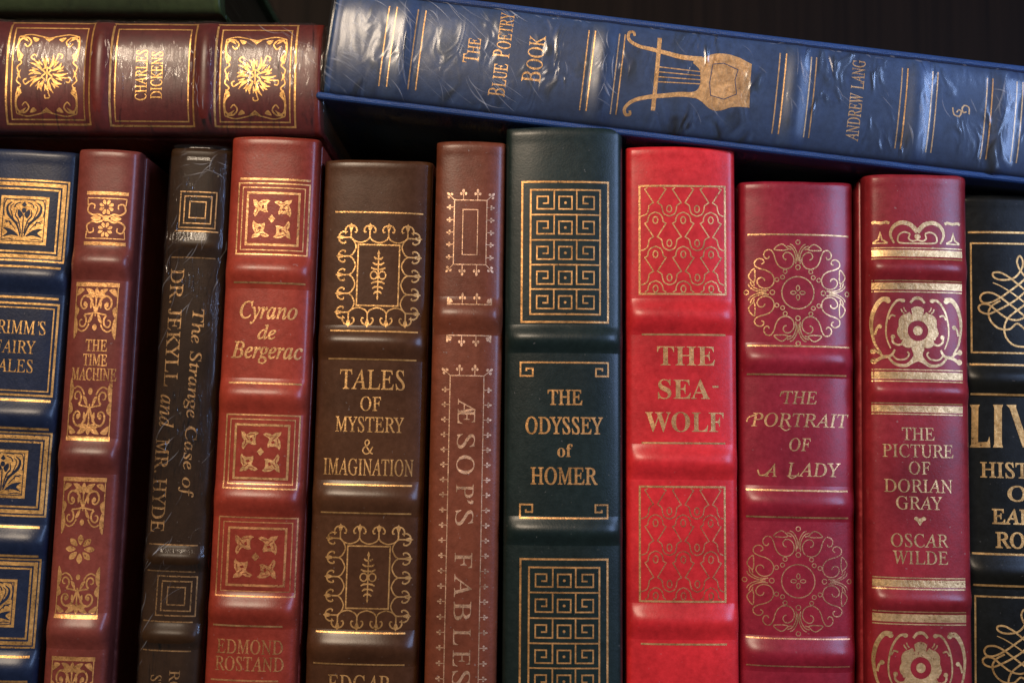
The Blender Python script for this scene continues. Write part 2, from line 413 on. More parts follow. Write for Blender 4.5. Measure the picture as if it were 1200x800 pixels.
    83: [369, [153, -9, 108, -5, 50, 13, 33, 12, 22, 5, 15, -8, 3, -8, 26, 146, 38, 146, 43, 101, 56, 65, 76, 37, 102, 19, 134, 11, 152, 11, 164, 12, 187, 20, 197, 26, 218, 47, 233, 79, 236, 98, 235, 118, 219, 157, 196, 188, 129, 258, 106, 290, 96, 311, 90, 332, 88, 362, 97, 401, 114, 429, 131, 446, 159, 463, 176, 469, 212, 475, 249, 474, 304, 458, 317, 457, 331, 463, 338, 473, 351, 473, 330, 336, 319, 336, 313, 387, 301, 416, 290, 431, 268, 446, 242, 453, 223, 453, 200, 448, 175, 433, 157, 401, 155, 366, 164, 340, 196, 296, 280, 203, 299, 154, 301, 117, 290, 73, 277, 49, 259, 29, 221, 4, 184, -7]],
    84: [420, [50, 0, 52, 13, 75, 14, 104, 23, 113, 30, 126, 50, 135, 74, 230, 422, 228, 436, 212, 441, 174, 440, 126, 432, 97, 417, 84, 404, 70, 381, 59, 352, 44, 353, 74, 465, 461, 465, 439, 350, 426, 350, 427, 380, 423, 404, 418, 416, 400, 432, 368, 440, 316, 441, 305, 437, 300, 429, 199, 58, 198, 39, 206, 23, 230, 15, 265, 13, 261, 0]],
    85: [491, [200, -10, 183, -10, 139, -2, 113, 9, 82, 32, 67, 52, 57, 74, 52, 99, 52, 126, 56, 151, 125, 414, 123, 432, 118, 440, 105, 447, 68, 452, 71, 465, 267, 465, 265, 452, 236, 450, 224, 446, 214, 440, 199, 421, 178, 358, 121, 133, 120, 90, 133, 58, 151, 40, 166, 32, 204, 23, 243, 25, 269, 31, 291, 41, 317, 61, 332, 79, 346, 106, 382, 225, 419, 363, 426, 400, 426, 422, 418, 441, 404, 448, 373, 452, 375, 465, 532, 465, 530, 452, 503, 450, 482, 440, 465, 416, 452, 378, 387, 133, 366, 82, 354, 62, 333, 36, 300, 11, 261, -4]],
    86: [437, [80, -10, 96, 409, 93, 427, 86, 439, 64, 450, 38, 451, 40, 465, 226, 465, 223, 453, 196, 451, 177, 442, 169, 431, 164, 412, 149, 95, 384, 375, 413, 415, 418, 430, 415, 441, 396, 450, 371, 451, 373, 465, 516, 465, 512, 451, 487, 445, 457, 419, 95, -10]],
    87: [592, [83, -10, 98, 416, 93, 432, 79, 445, 56, 452, 40, 453, 42, 465, 229, 465, 226, 453, 199, 451, 180, 442, 174, 435, 168, 419, 153, 116, 321, 355, 323, 410, 319, 427, 312, 439, 301, 447, 267, 452, 270, 465, 448, 465, 444, 452, 420, 450, 402, 441, 396, 433, 391, 417, 377, 120, 545, 372, 564, 406, 570, 426, 567, 440, 551, 448, 522, 452, 527, 465, 667, 465, 664, 452, 643, 448, 624, 434, 588, 390, 319, -10, 306, -10, 320, 310, 95, -10]],
    89: [412, [48, 0, 52, 12, 99, 19, 118, 34, 129, 61, 167, 201, 87, 408, 75, 427, 61, 440, 45, 447, 13, 451, 17, 465, 218, 465, 214, 451, 194, 450, 169, 443, 163, 437, 160, 416, 224, 235, 338, 364, 363, 395, 375, 415, 377, 433, 374, 438, 360, 447, 322, 451, 326, 465, 486, 465, 482, 450, 468, 448, 453, 441, 406, 399, 235, 205, 196, 62, 193, 36, 196, 26, 208, 17, 258, 12, 254, 0]],
    97: [342, [50, -8, 37, -7, 21, -1, 8, 10, -5, 40, -7, 64, -3, 106, 7, 147, 32, 203, 58, 240, 90, 274, 113, 293, 136, 306, 160, 314, 193, 316, 210, 311, 227, 296, 232, 280, 241, 309, 292, 309, 222, 52, 224, 37, 237, 36, 259, 52, 282, 80, 291, 72, 278, 53, 252, 23, 228, 3, 206, -7, 189, -8, 179, -4, 170, 9, 168, 29, 191, 118, 154, 62, 128, 31, 94, 4, 76, -4], [82, 33, 107, 41, 134, 65, 165, 106, 193, 156, 210, 201, 219, 251, 214, 283, 200, 296, 185, 299, 169, 297, 146, 286, 116, 257, 90, 215, 71, 168, 61, 134, 53, 85, 55, 56, 60, 43, 69, 35]],
    99: [298, [99, -8, 67, -4, 40, 9, 26, 23, 10, 49, 3, 71, -1, 109, 4, 150, 15, 183, 42, 230, 66, 258, 102, 286, 137, 305, 162, 312, 207, 316, 234, 311, 257, 294, 266, 277, 266, 258, 262, 244, 253, 234, 233, 228, 220, 230, 211, 235, 206, 243, 204, 258, 208, 271, 220, 287, 220, 292, 211, 298, 180, 297, 154, 288, 130, 271, 101, 238, 79, 196, 64, 150, 59, 98, 63, 73, 69, 58, 81, 40, 91, 32, 115, 23, 148, 27, 161, 31, 187, 46, 228, 82, 238, 71, 204, 36, 169, 12, 135, -3]],
    100: [355, [61, -8, 32, -3, 15, 8, -2, 32, -8, 55, -9, 81, -1, 125, 17, 172, 32, 199, 63, 243, 84, 265, 122, 296, 140, 305, 163, 313, 202, 316, 225, 311, 236, 303, 242, 293, 274, 419, 275, 441, 266, 452, 233, 455, 236, 467, 284, 473, 330, 486, 342, 486, 345, 480, 344, 472, 234, 52, 236, 36, 246, 30, 255, 31, 273, 43, 306, 81, 317, 72, 288, 36, 263, 11, 246, 0, 228, -7, 202, -6, 187, 6, 183, 19, 185, 51, 201, 112, 167, 59, 133, 21, 99, -1], [91, 28, 109, 31, 118, 36, 142, 57, 170, 92, 199, 142, 223, 204, 232, 253, 227, 284, 212, 298, 190, 300, 173, 296, 140, 276, 108, 240, 81, 192, 60, 137, 54, 111, 51, 72, 59, 44, 74, 31]],
    101: [287, [89, -7, 59, -3, 34, 9, 15, 28, 2, 54, -4, 86, -4, 107, 3, 148, 16, 182, 40, 223, 58, 246, 93, 278, 124, 298, 160, 312, 184, 316, 210, 316, 233, 309, 252, 292, 258, 272, 255, 245, 238, 216, 208, 189, 164, 167, 107, 150, 61, 142, 56, 103, 57, 81, 65, 54, 81, 36, 104, 27, 131, 26, 156, 33, 181, 47, 221, 81, 231, 71, 207, 44, 165, 12, 128, -2], [64, 158, 124, 173, 148, 184, 168, 199, 184, 215, 199, 242, 204, 261, 201, 288, 191, 297, 164, 296, 142, 284, 120, 265, 90, 222]],
    102: [199, [-48, -153, -69, -149, -85, -137, -91, -124, -90, -103, -85, -94, -77, -88, -61, -87, -53, -90, -47, -95, -44, -108, -49, -130, -45, -134, -37, -134, -20, -124, -7, -101, 11, -39, 71, 283, 7, 283, 11, 302, 75, 304, 87, 358, 104, 403, 126, 439, 153, 466, 194, 485, 222, 487, 245, 482, 263, 470, 273, 453, 275, 431, 271, 420, 263, 413, 243, 408, 224, 415, 218, 435, 224, 457, 219, 465, 209, 469, 196, 467, 179, 457, 165, 435, 153, 403, 132, 304, 210, 304, 207, 283, 128, 283, 76, 38, 46, -56, 24, -101, 5, -127, -15, -144]],
    103: [286, [63, -153, 16, -148, -21, -131, -44, -106, -50, -91, -52, -75, -46, -47, -30, -22, -3, 2, 36, 24, 13, 39, 6, 57, 12, 73, 58, 121, 37, 135, 29, 144, 22, 152, 13, 172, 11, 211, 24, 249, 39, 269, 72, 297, 96, 309, 123, 316, 164, 318, 199, 310, 240, 296, 289, 296, 289, 266, 243, 266, 248, 244, 247, 219, 243, 203, 229, 174, 201, 143, 155, 120, 110, 113, 82, 116, 63, 97, 61, 82, 73, 70, 159, 38, 194, 19, 212, 1, 223, -30, 222, -56, 215, -79, 203, -99, 186, -117, 156, -135, 119, -148], [111, 129, 127, 131, 142, 138, 167, 165, 180, 190, 188, 219, 191, 255, 184, 281, 176, 292, 165, 299, 142, 302, 118, 293, 96, 271, 75, 234, 67, 198, 69, 159, 84, 136], [75, -132, 119, -128, 151, -114, 170, -92, 176, -56, 166, -34, 141, -14, 99, 4, 52, 18, 25, 0, -1, -31, -8, -52, -8, -80, 2, -106, 24, -123, 38, -128]],
    104: [384, [290, -7, 278, -6, 257, 3, 241, 20, 234, 37, 234, 89, 268, 259, 268, 280, 265, 294, 252, 307, 240, 308, 221, 306, 193, 289, 165, 260, 135, 211, 124, 187, 118, 164, 83, 0, 24, 0, 113, 426, 107, 449, 96, 456, 63, 460, 69, 487, 186, 487, 158, 350, 136, 263, 143, 263, 157, 284, 184, 316, 214, 337, 230, 344, 245, 349, 278, 349, 304, 340, 321, 322, 329, 295, 329, 263, 297, 109, 294, 57, 299, 42, 311, 34, 336, 37, 357, 49, 369, 31, 349, 14, 329, 3]],
    105: [177, [122, 394, 107, 397, 96, 406, 89, 418, 88, 431, 98, 452, 107, 459, 126, 463, 138, 459, 149, 450, 157, 435, 157, 421, 151, 408, 142, 399], [33, -8, 19, -6, 8, 1, 2, 13, 0, 37, 60, 267, 56, 277, 47, 284, 17, 287, 19, 296, 20, 299, 127, 316, 131, 310, 130, 300, 63, 79, 58, 47, 63, 35, 77, 33, 104, 52, 130, 84, 140, 74, 112, 38, 84, 12, 58, -3]],
    110: [364, [222, -9, 205, -5, 196, 3, 189, 19, 189, 34, 241, 240, 240, 267, 236, 272, 225, 275, 199, 266, 168, 242, 110, 172, 80, 115, 61, 64, 42, 0, -12, 0, 57, 234, 62, 259, 61, 271, 55, 279, 41, 284, 17, 285, 19, 297, 85, 306, 126, 316, 133, 315, 134, 310, 93, 177, 154, 251, 209, 296, 238, 310, 263, 315, 280, 313, 297, 301, 302, 287, 299, 245, 249, 72, 245, 45, 249, 37, 264, 34, 289, 56, 312, 91, 322, 83, 298, 43, 273, 14, 248, -3]],
    111: [351, [105, -8, 71, -4, 42, 9, 19, 30, 3, 57, -4, 90, -2, 131, 18, 188, 54, 240, 93, 276, 128, 298, 165, 312, 192, 316, 214, 316, 258, 305, 276, 293, 297, 270, 312, 230, 312, 181, 306, 155, 295, 129, 277, 96, 260, 73, 226, 39, 211, 28, 167, 4, 143, -4], [113, 11, 146, 19, 166, 32, 190, 55, 221, 102, 240, 146, 252, 192, 254, 243, 247, 271, 240, 281, 232, 289, 211, 298, 181, 297, 165, 291, 132, 268, 96, 220, 68, 157, 61, 132, 56, 95, 60, 52, 67, 35, 79, 22, 94, 14]],
    114: [224, [-13, 0, 46, 209, 56, 255, 51, 276, 41, 281, 13, 284, 15, 297, 115, 316, 122, 316, 125, 313, 89, 179, 126, 239, 172, 297, 197, 314, 214, 316, 225, 311, 234, 300, 237, 278, 233, 262, 224, 250, 208, 241, 192, 241, 174, 254, 170, 268, 149, 245, 112, 189, 95, 157, 65, 84, 41, 0]],
    115: [248, [78, -8, 42, -4, 11, 6, -2, 5, -9, -4, -22, -4, -7, 106, 4, 105, 10, 65, 20, 41, 28, 29, 45, 16, 64, 10, 93, 14, 114, 30, 125, 56, 123, 87, 114, 106, 58, 182, 43, 214, 40, 246, 49, 276, 69, 299, 97, 313, 114, 316, 147, 315, 181, 304, 197, 302, 205, 305, 209, 314, 220, 314, 207, 214, 195, 214, 193, 234, 182, 266, 175, 278, 156, 294, 130, 299, 115, 296, 99, 285, 92, 272, 92, 249, 100, 230, 151, 161, 173, 122, 178, 105, 179, 82, 172, 51, 151, 20, 136, 8, 118, -1]],
    116: [187, [33, -8, 19, -6, 5, 5, 1, 18, 1, 37, 66, 283, 19, 283, 22, 297, 53, 307, 82, 326, 96, 339, 136, 392, 151, 392, 126, 304, 183, 304, 179, 288, 177, 283, 120, 283, 60, 51, 61, 36, 72, 31, 93, 43, 124, 79, 134, 68, 108, 35, 82, 11, 57, -3]],
    117: [364, [46, -8, 28, -5, 18, 1, 8, 14, 4, 32, 5, 55, 12, 90, 52, 233, 56, 258, 52, 279, 38, 286, 13, 287, 15, 300, 113, 316, 124, 316, 128, 312, 60, 65, 60, 44, 67, 35, 79, 32, 94, 35, 124, 54, 157, 88, 184, 125, 227, 203, 247, 255, 261, 309, 314, 309, 251, 77, 246, 47, 248, 38, 254, 33, 271, 35, 291, 52, 315, 84, 324, 75, 300, 38, 274, 13, 249, -3, 214, -8, 202, -3, 193, 6, 189, 19, 191, 51, 220, 153, 171, 82, 127, 32, 106, 14, 86, 2, 66, -6]],
    121: [270, [-44, -153, -63, -149, -74, -139, -77, -119, -73, -110, -65, -102, -51, -98, -39, -99, -26, -106, -12, -109, 4, -103, 21, -87, 79, -7, 31, 238, 14, 273, 8, 279, -8, 286, -24, 287, -22, 299, 5, 302, 50, 315, 62, 316, 68, 313, 82, 272, 123, 57, 182, 153, 214, 216, 217, 229, 215, 245, 211, 252, 194, 264, 186, 274, 184, 291, 187, 302, 205, 315, 228, 313, 237, 307, 247, 291, 247, 250, 233, 208, 205, 152, 116, 9, 51, -80, 16, -118, -11, -141, -30, -151]],
    1065: [437, [-9, 0, -9, 18, 9, 21, 24, 30, 43, 60, 206, 466, 224, 465, 395, 62, 417, 27, 429, 20, 443, 18, 443, 0, 229, 0, 229, 18, 253, 20, 270, 25, 283, 39, 281, 59, 253, 132, 103, 132, 76, 64, 75, 41, 81, 30, 94, 22, 128, 18, 128, 0], [113, 161, 242, 161, 177, 319]],
    1069: [442, [14, 0, 14, 17, 44, 20, 55, 24, 65, 33, 72, 48, 75, 69, 75, 379, 72, 405, 68, 417, 59, 429, 38, 437, 16, 439, 16, 455, 399, 455, 399, 320, 383, 320, 378, 349, 369, 373, 349, 400, 331, 412, 308, 421, 266, 429, 209, 430, 195, 427, 188, 421, 183, 401, 183, 246, 224, 249, 254, 264, 269, 282, 277, 300, 288, 345, 304, 345, 304, 118, 287, 118, 284, 146, 276, 175, 267, 192, 251, 208, 223, 219, 183, 222, 183, 56, 190, 37, 206, 29, 254, 28, 305, 36, 330, 45, 358, 63, 371, 75, 393, 105, 411, 143, 430, 143, 402, 0]],
    1070: [404, [15, 0, 15, 17, 45, 23, 59, 30, 72, 53, 75, 84, 75, 375, 73, 399, 65, 420, 49, 431, 14, 439, 14, 455, 394, 455, 394, 320, 377, 320, 369, 357, 359, 379, 342, 402, 317, 418, 265, 430, 209, 431, 191, 427, 183, 415, 182, 247, 220, 250, 244, 260, 256, 270, 270, 292, 280, 322, 284, 347, 302, 347, 302, 118, 285, 118, 278, 157, 271, 178, 251, 206, 229, 218, 182, 224, 182, 69, 186, 46, 191, 36, 206, 25, 229, 19, 257, 17, 257, 0]],
    1072: [523, [15, 0, 15, 17, 38, 20, 55, 26, 68, 39, 72, 50, 75, 81, 74, 394, 70, 411, 62, 424, 38, 436, 16, 439, 16, 455, 242, 455, 242, 439, 201, 431, 191, 423, 186, 412, 182, 390, 182, 251, 342, 251, 342, 390, 338, 412, 335, 421, 323, 431, 282, 439, 282, 455, 507, 455, 507, 439, 478, 434, 458, 421, 452, 407, 449, 387, 451, 58, 458, 37, 468, 27, 485, 20, 507, 17, 507, 0, 282, 0, 282, 17, 321, 25, 332, 34, 339, 49, 342, 71, 342, 221, 182, 221, 182, 72, 185, 50, 191, 35, 202, 26, 218, 20, 242, 17, 242, 0]],
    1073: [261, [13, 0, 13, 17, 48, 25, 64, 35, 72, 49, 75, 68, 74, 407, 66, 425, 60, 430, 45, 435, 13, 439, 13, 455, 244, 455, 244, 439, 199, 430, 190, 421, 183, 401, 183, 63, 186, 47, 192, 36, 214, 23, 246, 17, 246, 0]],
    1076: [426, [15, 0, 15, 17, 38, 20, 55, 26, 68, 39, 72, 50, 75, 81, 73, 401, 68, 417, 59, 428, 50, 433, 16, 439, 16, 455, 250, 455, 250, 439, 221, 437, 201, 431, 189, 419, 183, 401, 182, 67, 186, 44, 197, 32, 214, 28, 268, 29, 297, 34, 323, 43, 345, 56, 370, 80, 391, 112, 409, 154, 427, 154, 402, 0]],
    1079: [525, [261, -11, 201, -4, 169, 7, 129, 29, 94, 58, 60, 103, 37, 156, 30, 191, 28, 240, 34, 288, 45, 321, 66, 362, 103, 405, 120, 420, 149, 438, 192, 456, 228, 464, 278, 466, 313, 462, 368, 444, 406, 421, 439, 390, 471, 344, 485, 312, 496, 265, 498, 215, 494, 179, 476, 123, 453, 84, 422, 50, 386, 23, 355, 7, 321, -4], [265, 12, 292, 15, 315, 26, 335, 42, 351, 66, 363, 96, 372, 133, 378, 177, 379, 253, 375, 300, 367, 340, 348, 389, 330, 412, 310, 430, 286, 440, 260, 443, 233, 440, 210, 430, 190, 413, 174, 389, 161, 359, 152, 322, 145, 228, 147, 178, 153, 135, 163, 98, 177, 67, 195, 43, 215, 26, 238, 16]],
    1083: [390, [43, -11, 43, 158, 62, 158, 83, 94, 111, 50, 129, 34, 160, 20, 184, 15, 206, 15, 231, 20, 245, 27, 262, 41, 270, 53, 276, 67, 279, 89, 271, 120, 258, 138, 238, 153, 135, 205, 92, 236, 71, 261, 56, 289, 50, 320, 52, 361, 67, 403, 94, 435, 115, 449, 139, 460, 175, 466, 195, 466, 242, 459, 292, 445, 304, 445, 316, 453, 320, 466, 339, 466, 339, 319, 322, 319, 303, 370, 278, 404, 255, 425, 222, 441, 194, 445, 170, 442, 145, 431, 131, 417, 122, 400, 120, 374, 129, 346, 152, 324, 180, 307, 290, 253, 323, 228, 333, 217, 350, 188, 359, 148, 358, 112, 344, 66, 328, 43, 307, 23, 281, 8, 240, -6, 205, -10, 158, -8, 94, 11, 80, 12, 68, 6, 61, -11]],
    1084: [423, [92, 0, 92, 17, 116, 19, 134, 25, 148, 39, 154, 57, 156, 433, 112, 429, 91, 422, 73, 410, 51, 387, 41, 367, 33, 344, 29, 318, 11, 318, 11, 455, 410, 455, 410, 317, 394, 317, 381, 368, 371, 388, 357, 404, 339, 417, 319, 426, 263, 433, 265, 56, 268, 43, 280, 27, 303, 19, 328, 17, 328, 0]],
    1086: [428, [212, -13, 42, 387, 20, 424, 8, 432, -14, 439, -14, 455, 211, 455, 211, 439, 170, 434, 158, 426, 152, 410, 161, 378, 259, 143, 354, 398, 354, 417, 349, 426, 334, 435, 299, 439, 299, 455, 442, 455, 442, 439, 423, 436, 408, 427, 395, 411, 385, 391, 230, -13]],
    1087: [611, [171, -11, 30, 399, 13, 430, -1, 437, -15, 439, -15, 455, 181, 455, 181, 439, 155, 435, 144, 426, 140, 410, 141, 398, 223, 153, 301, 353, 278, 418, 261, 433, 229, 439, 229, 455, 439, 455, 439, 439, 404, 432, 396, 423, 393, 407, 474, 166, 543, 375, 549, 403, 549, 411, 543, 426, 532, 434, 503, 439, 503, 455, 624, 455, 624, 439, 607, 433, 594, 421, 577, 386, 446, -11, 428, -11, 316, 309, 190, -11]],
    1089: [426, [101, 0, 101, 17, 124, 20, 141, 26, 156, 44, 161, 81, 161, 179, 38, 402, 18, 427, 2, 435, -13, 438, -13, 455, 207, 455, 207, 438, 187, 438, 169, 434, 158, 425, 156, 411, 248, 226, 337, 372, 348, 399, 348, 415, 341, 426, 329, 434, 295, 438, 295, 455, 439, 455, 439, 438, 416, 430, 389, 402, 268, 203, 268, 72, 271, 50, 277, 35, 288, 26, 304, 20, 328, 17, 328, 0]],
    1102: [214, [15, 0, 15, 16, 30, 18, 43, 24, 50, 35, 52, 48, 52, 277, 16, 277, 16, 310, 52, 310, 54, 378, 60, 400, 77, 428, 93, 442, 112, 453, 147, 463, 194, 464, 227, 454, 250, 436, 262, 413, 262, 385, 255, 370, 243, 360, 228, 355, 208, 358, 195, 365, 187, 376, 185, 398, 197, 428, 197, 435, 191, 442, 175, 443, 157, 436, 153, 430, 148, 402, 148, 310, 203, 310, 203, 277, 148, 277, 148, 51, 155, 28, 173, 18, 199, 16, 199, 0]],
    1111: [336, [169, -10, 147, -9, 117, -2, 90, 11, 60, 37, 43, 61, 29, 89, 21, 120, 19, 142, 21, 188, 29, 219, 43, 248, 60, 272, 74, 286, 99, 302, 127, 313, 157, 318, 189, 317, 228, 307, 245, 298, 268, 280, 298, 240, 310, 210, 317, 166, 316, 130, 310, 98, 298, 69, 282, 43, 254, 16, 237, 6, 210, -5], [169, 11, 193, 18, 209, 39, 217, 74, 220, 143, 217, 227, 208, 271, 192, 292, 169, 299, 144, 292, 128, 271, 121, 241, 117, 175, 118, 97, 125, 47, 135, 27, 144, 18]],
}
CAP = 460.0


def glyph(key):
    """Advance width and outlines of a letter; key is style + character."""
    code = ord(key[1]) + (1000 if key[0] == 'B' else 0)
    g = GLYPHS[code]
    return g[0], [list(zip(l[0::2], l[1::2])) for l in g[1:]]


def catmull(pts, n=7, closed=False):
    P_ = list(pts)
    m = len(P_)
    if m < 3:
        return P_
    out = []
    rng = range(m) if closed else range(m - 1)
    for i in rng:
        p1, p2 = P_[i % m], P_[(i + 1) % m]
        p0 = P_[(i - 1) % m] if (closed or i > 0) else p1
        p3 = P_[(i + 2) % m] if (closed or i < m - 2) else p2
        for k in range(n):
            t = k / n
            out.append(tuple(0.5 * (2 * p1[j] + (p2[j] - p0[j]) * t + (2 * p0[j] - 5 * p1[j] + 4 * p2[j] - p3[j]) * t * t
                                    + (3 * p1[j] - p0[j] - 3 * p2[j] + p3[j]) * t ** 3) for j in (0, 1)))
    if not closed:
        out.append(tuple(P_[-1][:2]))
    return out


def circle(cx, cy, rx, ry=None, n=24):
    ry = rx if ry is None else ry
    return [(cx + rx * cos(2 * pi * i / n), cy + ry * sin(2 * pi * i / n)) for i in range(n)]


def spiral(cx, cy, r0, r1, a0, a1, n=22):
    out = []
    for i in range(n + 1):
        t = i / n
        r = r0 + (r1 - r0) * t
        a = radians(a0 + (a1 - a0) * t)
        out.append((cx + r * cos(a), cy + r * sin(a)))
    return out


def rot(pts, cx, cy, deg):
    c, s = cos(radians(deg)), sin(radians(deg))
    return [(cx + (x - cx) * c - (y - cy) * s, cy + (x - cx) * s + (y - cy) * c) for x, y in pts]


def mir(pts, cx):
    return [(2 * cx - x, y) for x, y in pts]


def flip(pts, cy):
    return [(x, 2 * cy - y) for x, y in pts]


# ------------------------------------------------------------------ a book
class Book:
    """Local axes: x across the spine, z up the spine, y from the spine into the shelf."""

    def __init__(self, width, height, sag=0.004, r=0.003, depth=0.150):
        self.a, self.h, self.sag, self.r, self.D = width / 2, height, sag * 0.42, r * 0.7, depth
        self.bands = []
        self.M = Matrix.Identity(4)

    def place(self, loc, rot_y, yaw=0.0):
        self.loc, self.rot_y, self.yaw = Vector(loc), rot_y, yaw
        self.M = Matrix.Translation(loc) @ Matrix.Rotation(yaw, 4, 'Z') @ Matrix.Rotation(rot_y, 4, 'Y')
        self.Mi = self.M.inverted()

    def b(self, v):
        s = 0.0
        for vc, H, hw in self.bands:
            t = abs(v - vc) / hw
            if t < 1:
                s += H * (0.45 * cos(pi / 2 * t) + 0.55 * (0.5 + 0.5 * cos(pi * t)))
        return s

    def fall(self, u):
        t = (abs(u) - 0.72 * self.a) / (0.28 * self.a)
        return 1.0 if t <= 0 else 1.0 - 0.62 * t * t

    def face(self, u):
        a, r, sag = self.a, self.r, self.sag
        au = min(abs(u), a)
        f = a - r
        if au <= f:
            return sag * (au / f) ** 3.0
        x = (au - f) / r
        return sag + 3.0 * sag / f * (au - f) * (1 - 0.5 * x) + r * 1.15 * (1 - sqrt(max(0.0, 1 - x * x)))

    def depth(self, u, v):
        return self.face(u) - self.b(v) * self.fall(u) + self.wob(u, v)

    def wob(self, u, v):
        return 0.00016 * noise.noise(Vector((u * 55, v * 42, self.h * 91)))

    def P(self, x, y):
        d = CAM_ROT @ Vector(((x - 600) / F_PX, (400 - y) / F_PX, -1.0))
        o = self.Mi @ CAM_POS
        d = self.Mi.to_3x3() @ d
        tgt = 0.0
        for _ in range(5):
            t = (tgt - o.y) / d.y
            u, v = o.x + t * d.x, o.z + t * d.z
            tgt = self.depth(u, v)
        return (u, v)

    # -- geometry of the covered spine
    def columns(self):
        a, r = self.a, self.r
        f = a - r
        cols = []
        half = []
        n = 16
        for i in range(n + 1):
            half.append((f * i / n, None, self.fall(f * i / n)))
        for i in range(1, 6):
            half.append((f + r * sin(pi / 2 * i / 5), None, self.fall(f + r * sin(pi / 2 * i / 5))))
        d0 = self.face(a)
        for du, dd, fa in ((0, 0.0015, 0.2), (0, 0.0040, 0.0), (-0.0004, 0.0054, 0.0), (-0.0013, 0.0066, 0), (-0.0016, 0.0080, 0), (-0.0016, 0.013, 0)):
            half.append((a + du, d0 + dd, fa))
        left = [(-u, d, f_) for u, d, f_ in reversed(half[1:])]
        return left + half

    def point(self, col, v, extra_in=0.0, off=0.0):
        u, d, fa = col
        b = self.b(v) * fa
        if d is None:
            d = self.face(u)
        s = 1 if u > 0 else -1
        side = max(0.0, (abs(u) - (self.a - self.r)) / self.r)
        sx = s * 0.05 * b * min(1.0, side)
        wob = self.wob(u, v) - 0.00035 * exp(-((self.h - v - 0.0022) / 0.0011) ** 2)
        v += 0.0004 * noise.noise(Vector((u * 90, self.h * 50, 1.0))) * exp(-(self.h - v) / 0.002)
        return (u + sx + s * off * min(1, side), d - b + extra_in - off + wob, v)

    def rows(self):
        h, rc = self.h, 0.0013
        edge = [0.0] + [rc - rc * sin(radians(t)) for t in (75, 50, 25)]
        vs = []
        cuts = sorted((vc - hw, vc + hw) for vc, H, hw in self.bands)
        v = rc
        while v < h - rc:
            vs.append(v)
            inband = any(lo - 0.001 < v < hi + 0.001 for lo, hi in cuts)
            v += 0.0005 if inband else 0.0018
        for lo, hi in cuts:
            vs += [x for x in (lo, hi) if rc < x < h - rc]
        vs = sorted(set(round(x, 7) for x in vs))
        rows = [(0.0, rc + 0.006), (0.0, rc)]
        rows += [(rc - rc * cos(radians(90 - t)), rc - rc * cos(radians(t))) for t in (70, 45, 20)]
        rows += [(x, 0.0) for x in vs]
        rows += [(h - rc + rc * sin(radians(t)), rc - rc * cos(radians(t))) for t in (20, 45, 70)]
        rows += [(h, rc), (h, rc + 0.006)]
        return rows

    def build(self, name, mat, cover_mat, page_mat, boards=True, band_name='raised_band', board_over=0.0):
        root = bpy.data.objects.new(name, None)
        root.empty_display_size = 0.01
        COL.objects.link(root)
        root.location = self.loc
        root.rotation_euler = (0, self.rot_y, self.yaw)
        self.root = root
        cols, rows = self.columns(), self.rows()
        nc = len(cols)
        cuts = sorted((vc - hw, vc + hw) for vc, H, hw in self.bands)

        def seg(v):
            for i, (lo, hi) in enumerate(cuts):
                if lo - 1e-6 <= v <= hi + 1e-6:
                    return i
            return -1
        grid = [[self.point(c, v, e) for c in cols] for v, e in rows]
        groups = {}
        for i in range(len(rows) - 1):
            vm = 0.5 * (rows[i][0] + rows[i + 1][0])
            groups.setdefault(seg(vm), []).append(i)

        def strip(idx):
            verts, faces, mp = [], [], {}
            for i in idx:
                for k in (i, i + 1):
                    if k not in mp:
                        mp[k] = len(verts)
                        verts.extend(grid[k])
                for j in range(nc - 1):
                    p, q = mp[i] + j, mp[i + 1] + j
                    faces.append((p, p + 1, q + 1, q))
            return verts, faces
        v_, f_ = strip(groups[-1])
        self.spine = link_mesh('spine', v_, f_, mat, root)
        for k in sorted(groups):
            if k >= 0:
                v_, f_ = strip(groups[k])
                link_mesh(band_name, v_, f_, mat, self.spine)
        a, h, D = self.a, self.h, self.D
        f0 = self.face(a) + 0.0066
        if boards:
            o = board_over
            box_obj('front_cover', (a - 0.0032, f0, -o * 0), (a + 0.0002, D, h + o), cover_mat, root, 0.0009, 3)
            box_obj('back_cover', (-a - 0.0002, f0, -o * 0), (-a + 0.0032, D, h + o), cover_mat, root, 0.0009, 3)
        box_obj('page_block', (-a + 0.0034, f0 + 0.001, 0.0034), (a - 0.0034, D - 0.004, h - 0.0034), page_mat, root, 0.0)
        return root

    def wrap(self, mat, off=0.0006, du=0.0, amp=0.0004, streak=(60, 900), seed=0.0, bridge=None, step=0.0012, end_amp=0.0, creases=(), crease_mat=None, caps=True):
        """Shrink film round the whole book: front, both sides and both ends."""
        a, h, D = self.a, self.h, self.D
        half = []
        n = 16
        for i in range(n + 1):
            u = a * sin(pi / 2 * i / n)
            d = self.face(u)
            if bridge is not None:
                d = min(d, bridge)
            half.append((u, d))
        d0 = half[-1][1]
        for dd in (0.003, 0.008, 0.02, 0.05, 0.1, D + 0.001):
            if dd > d0:
                half.append((a + du, dd))
        prof = [(-u, d) for u, d in reversed(half[1:])] + half
        nv = max(20, int(h / step))
        verts, faces = [], []
        rows = []
        for i in range(nv + 1):
            v = -0.0012 + (h + 0.0024) * i / nv
            rows.append((v, 0.0))
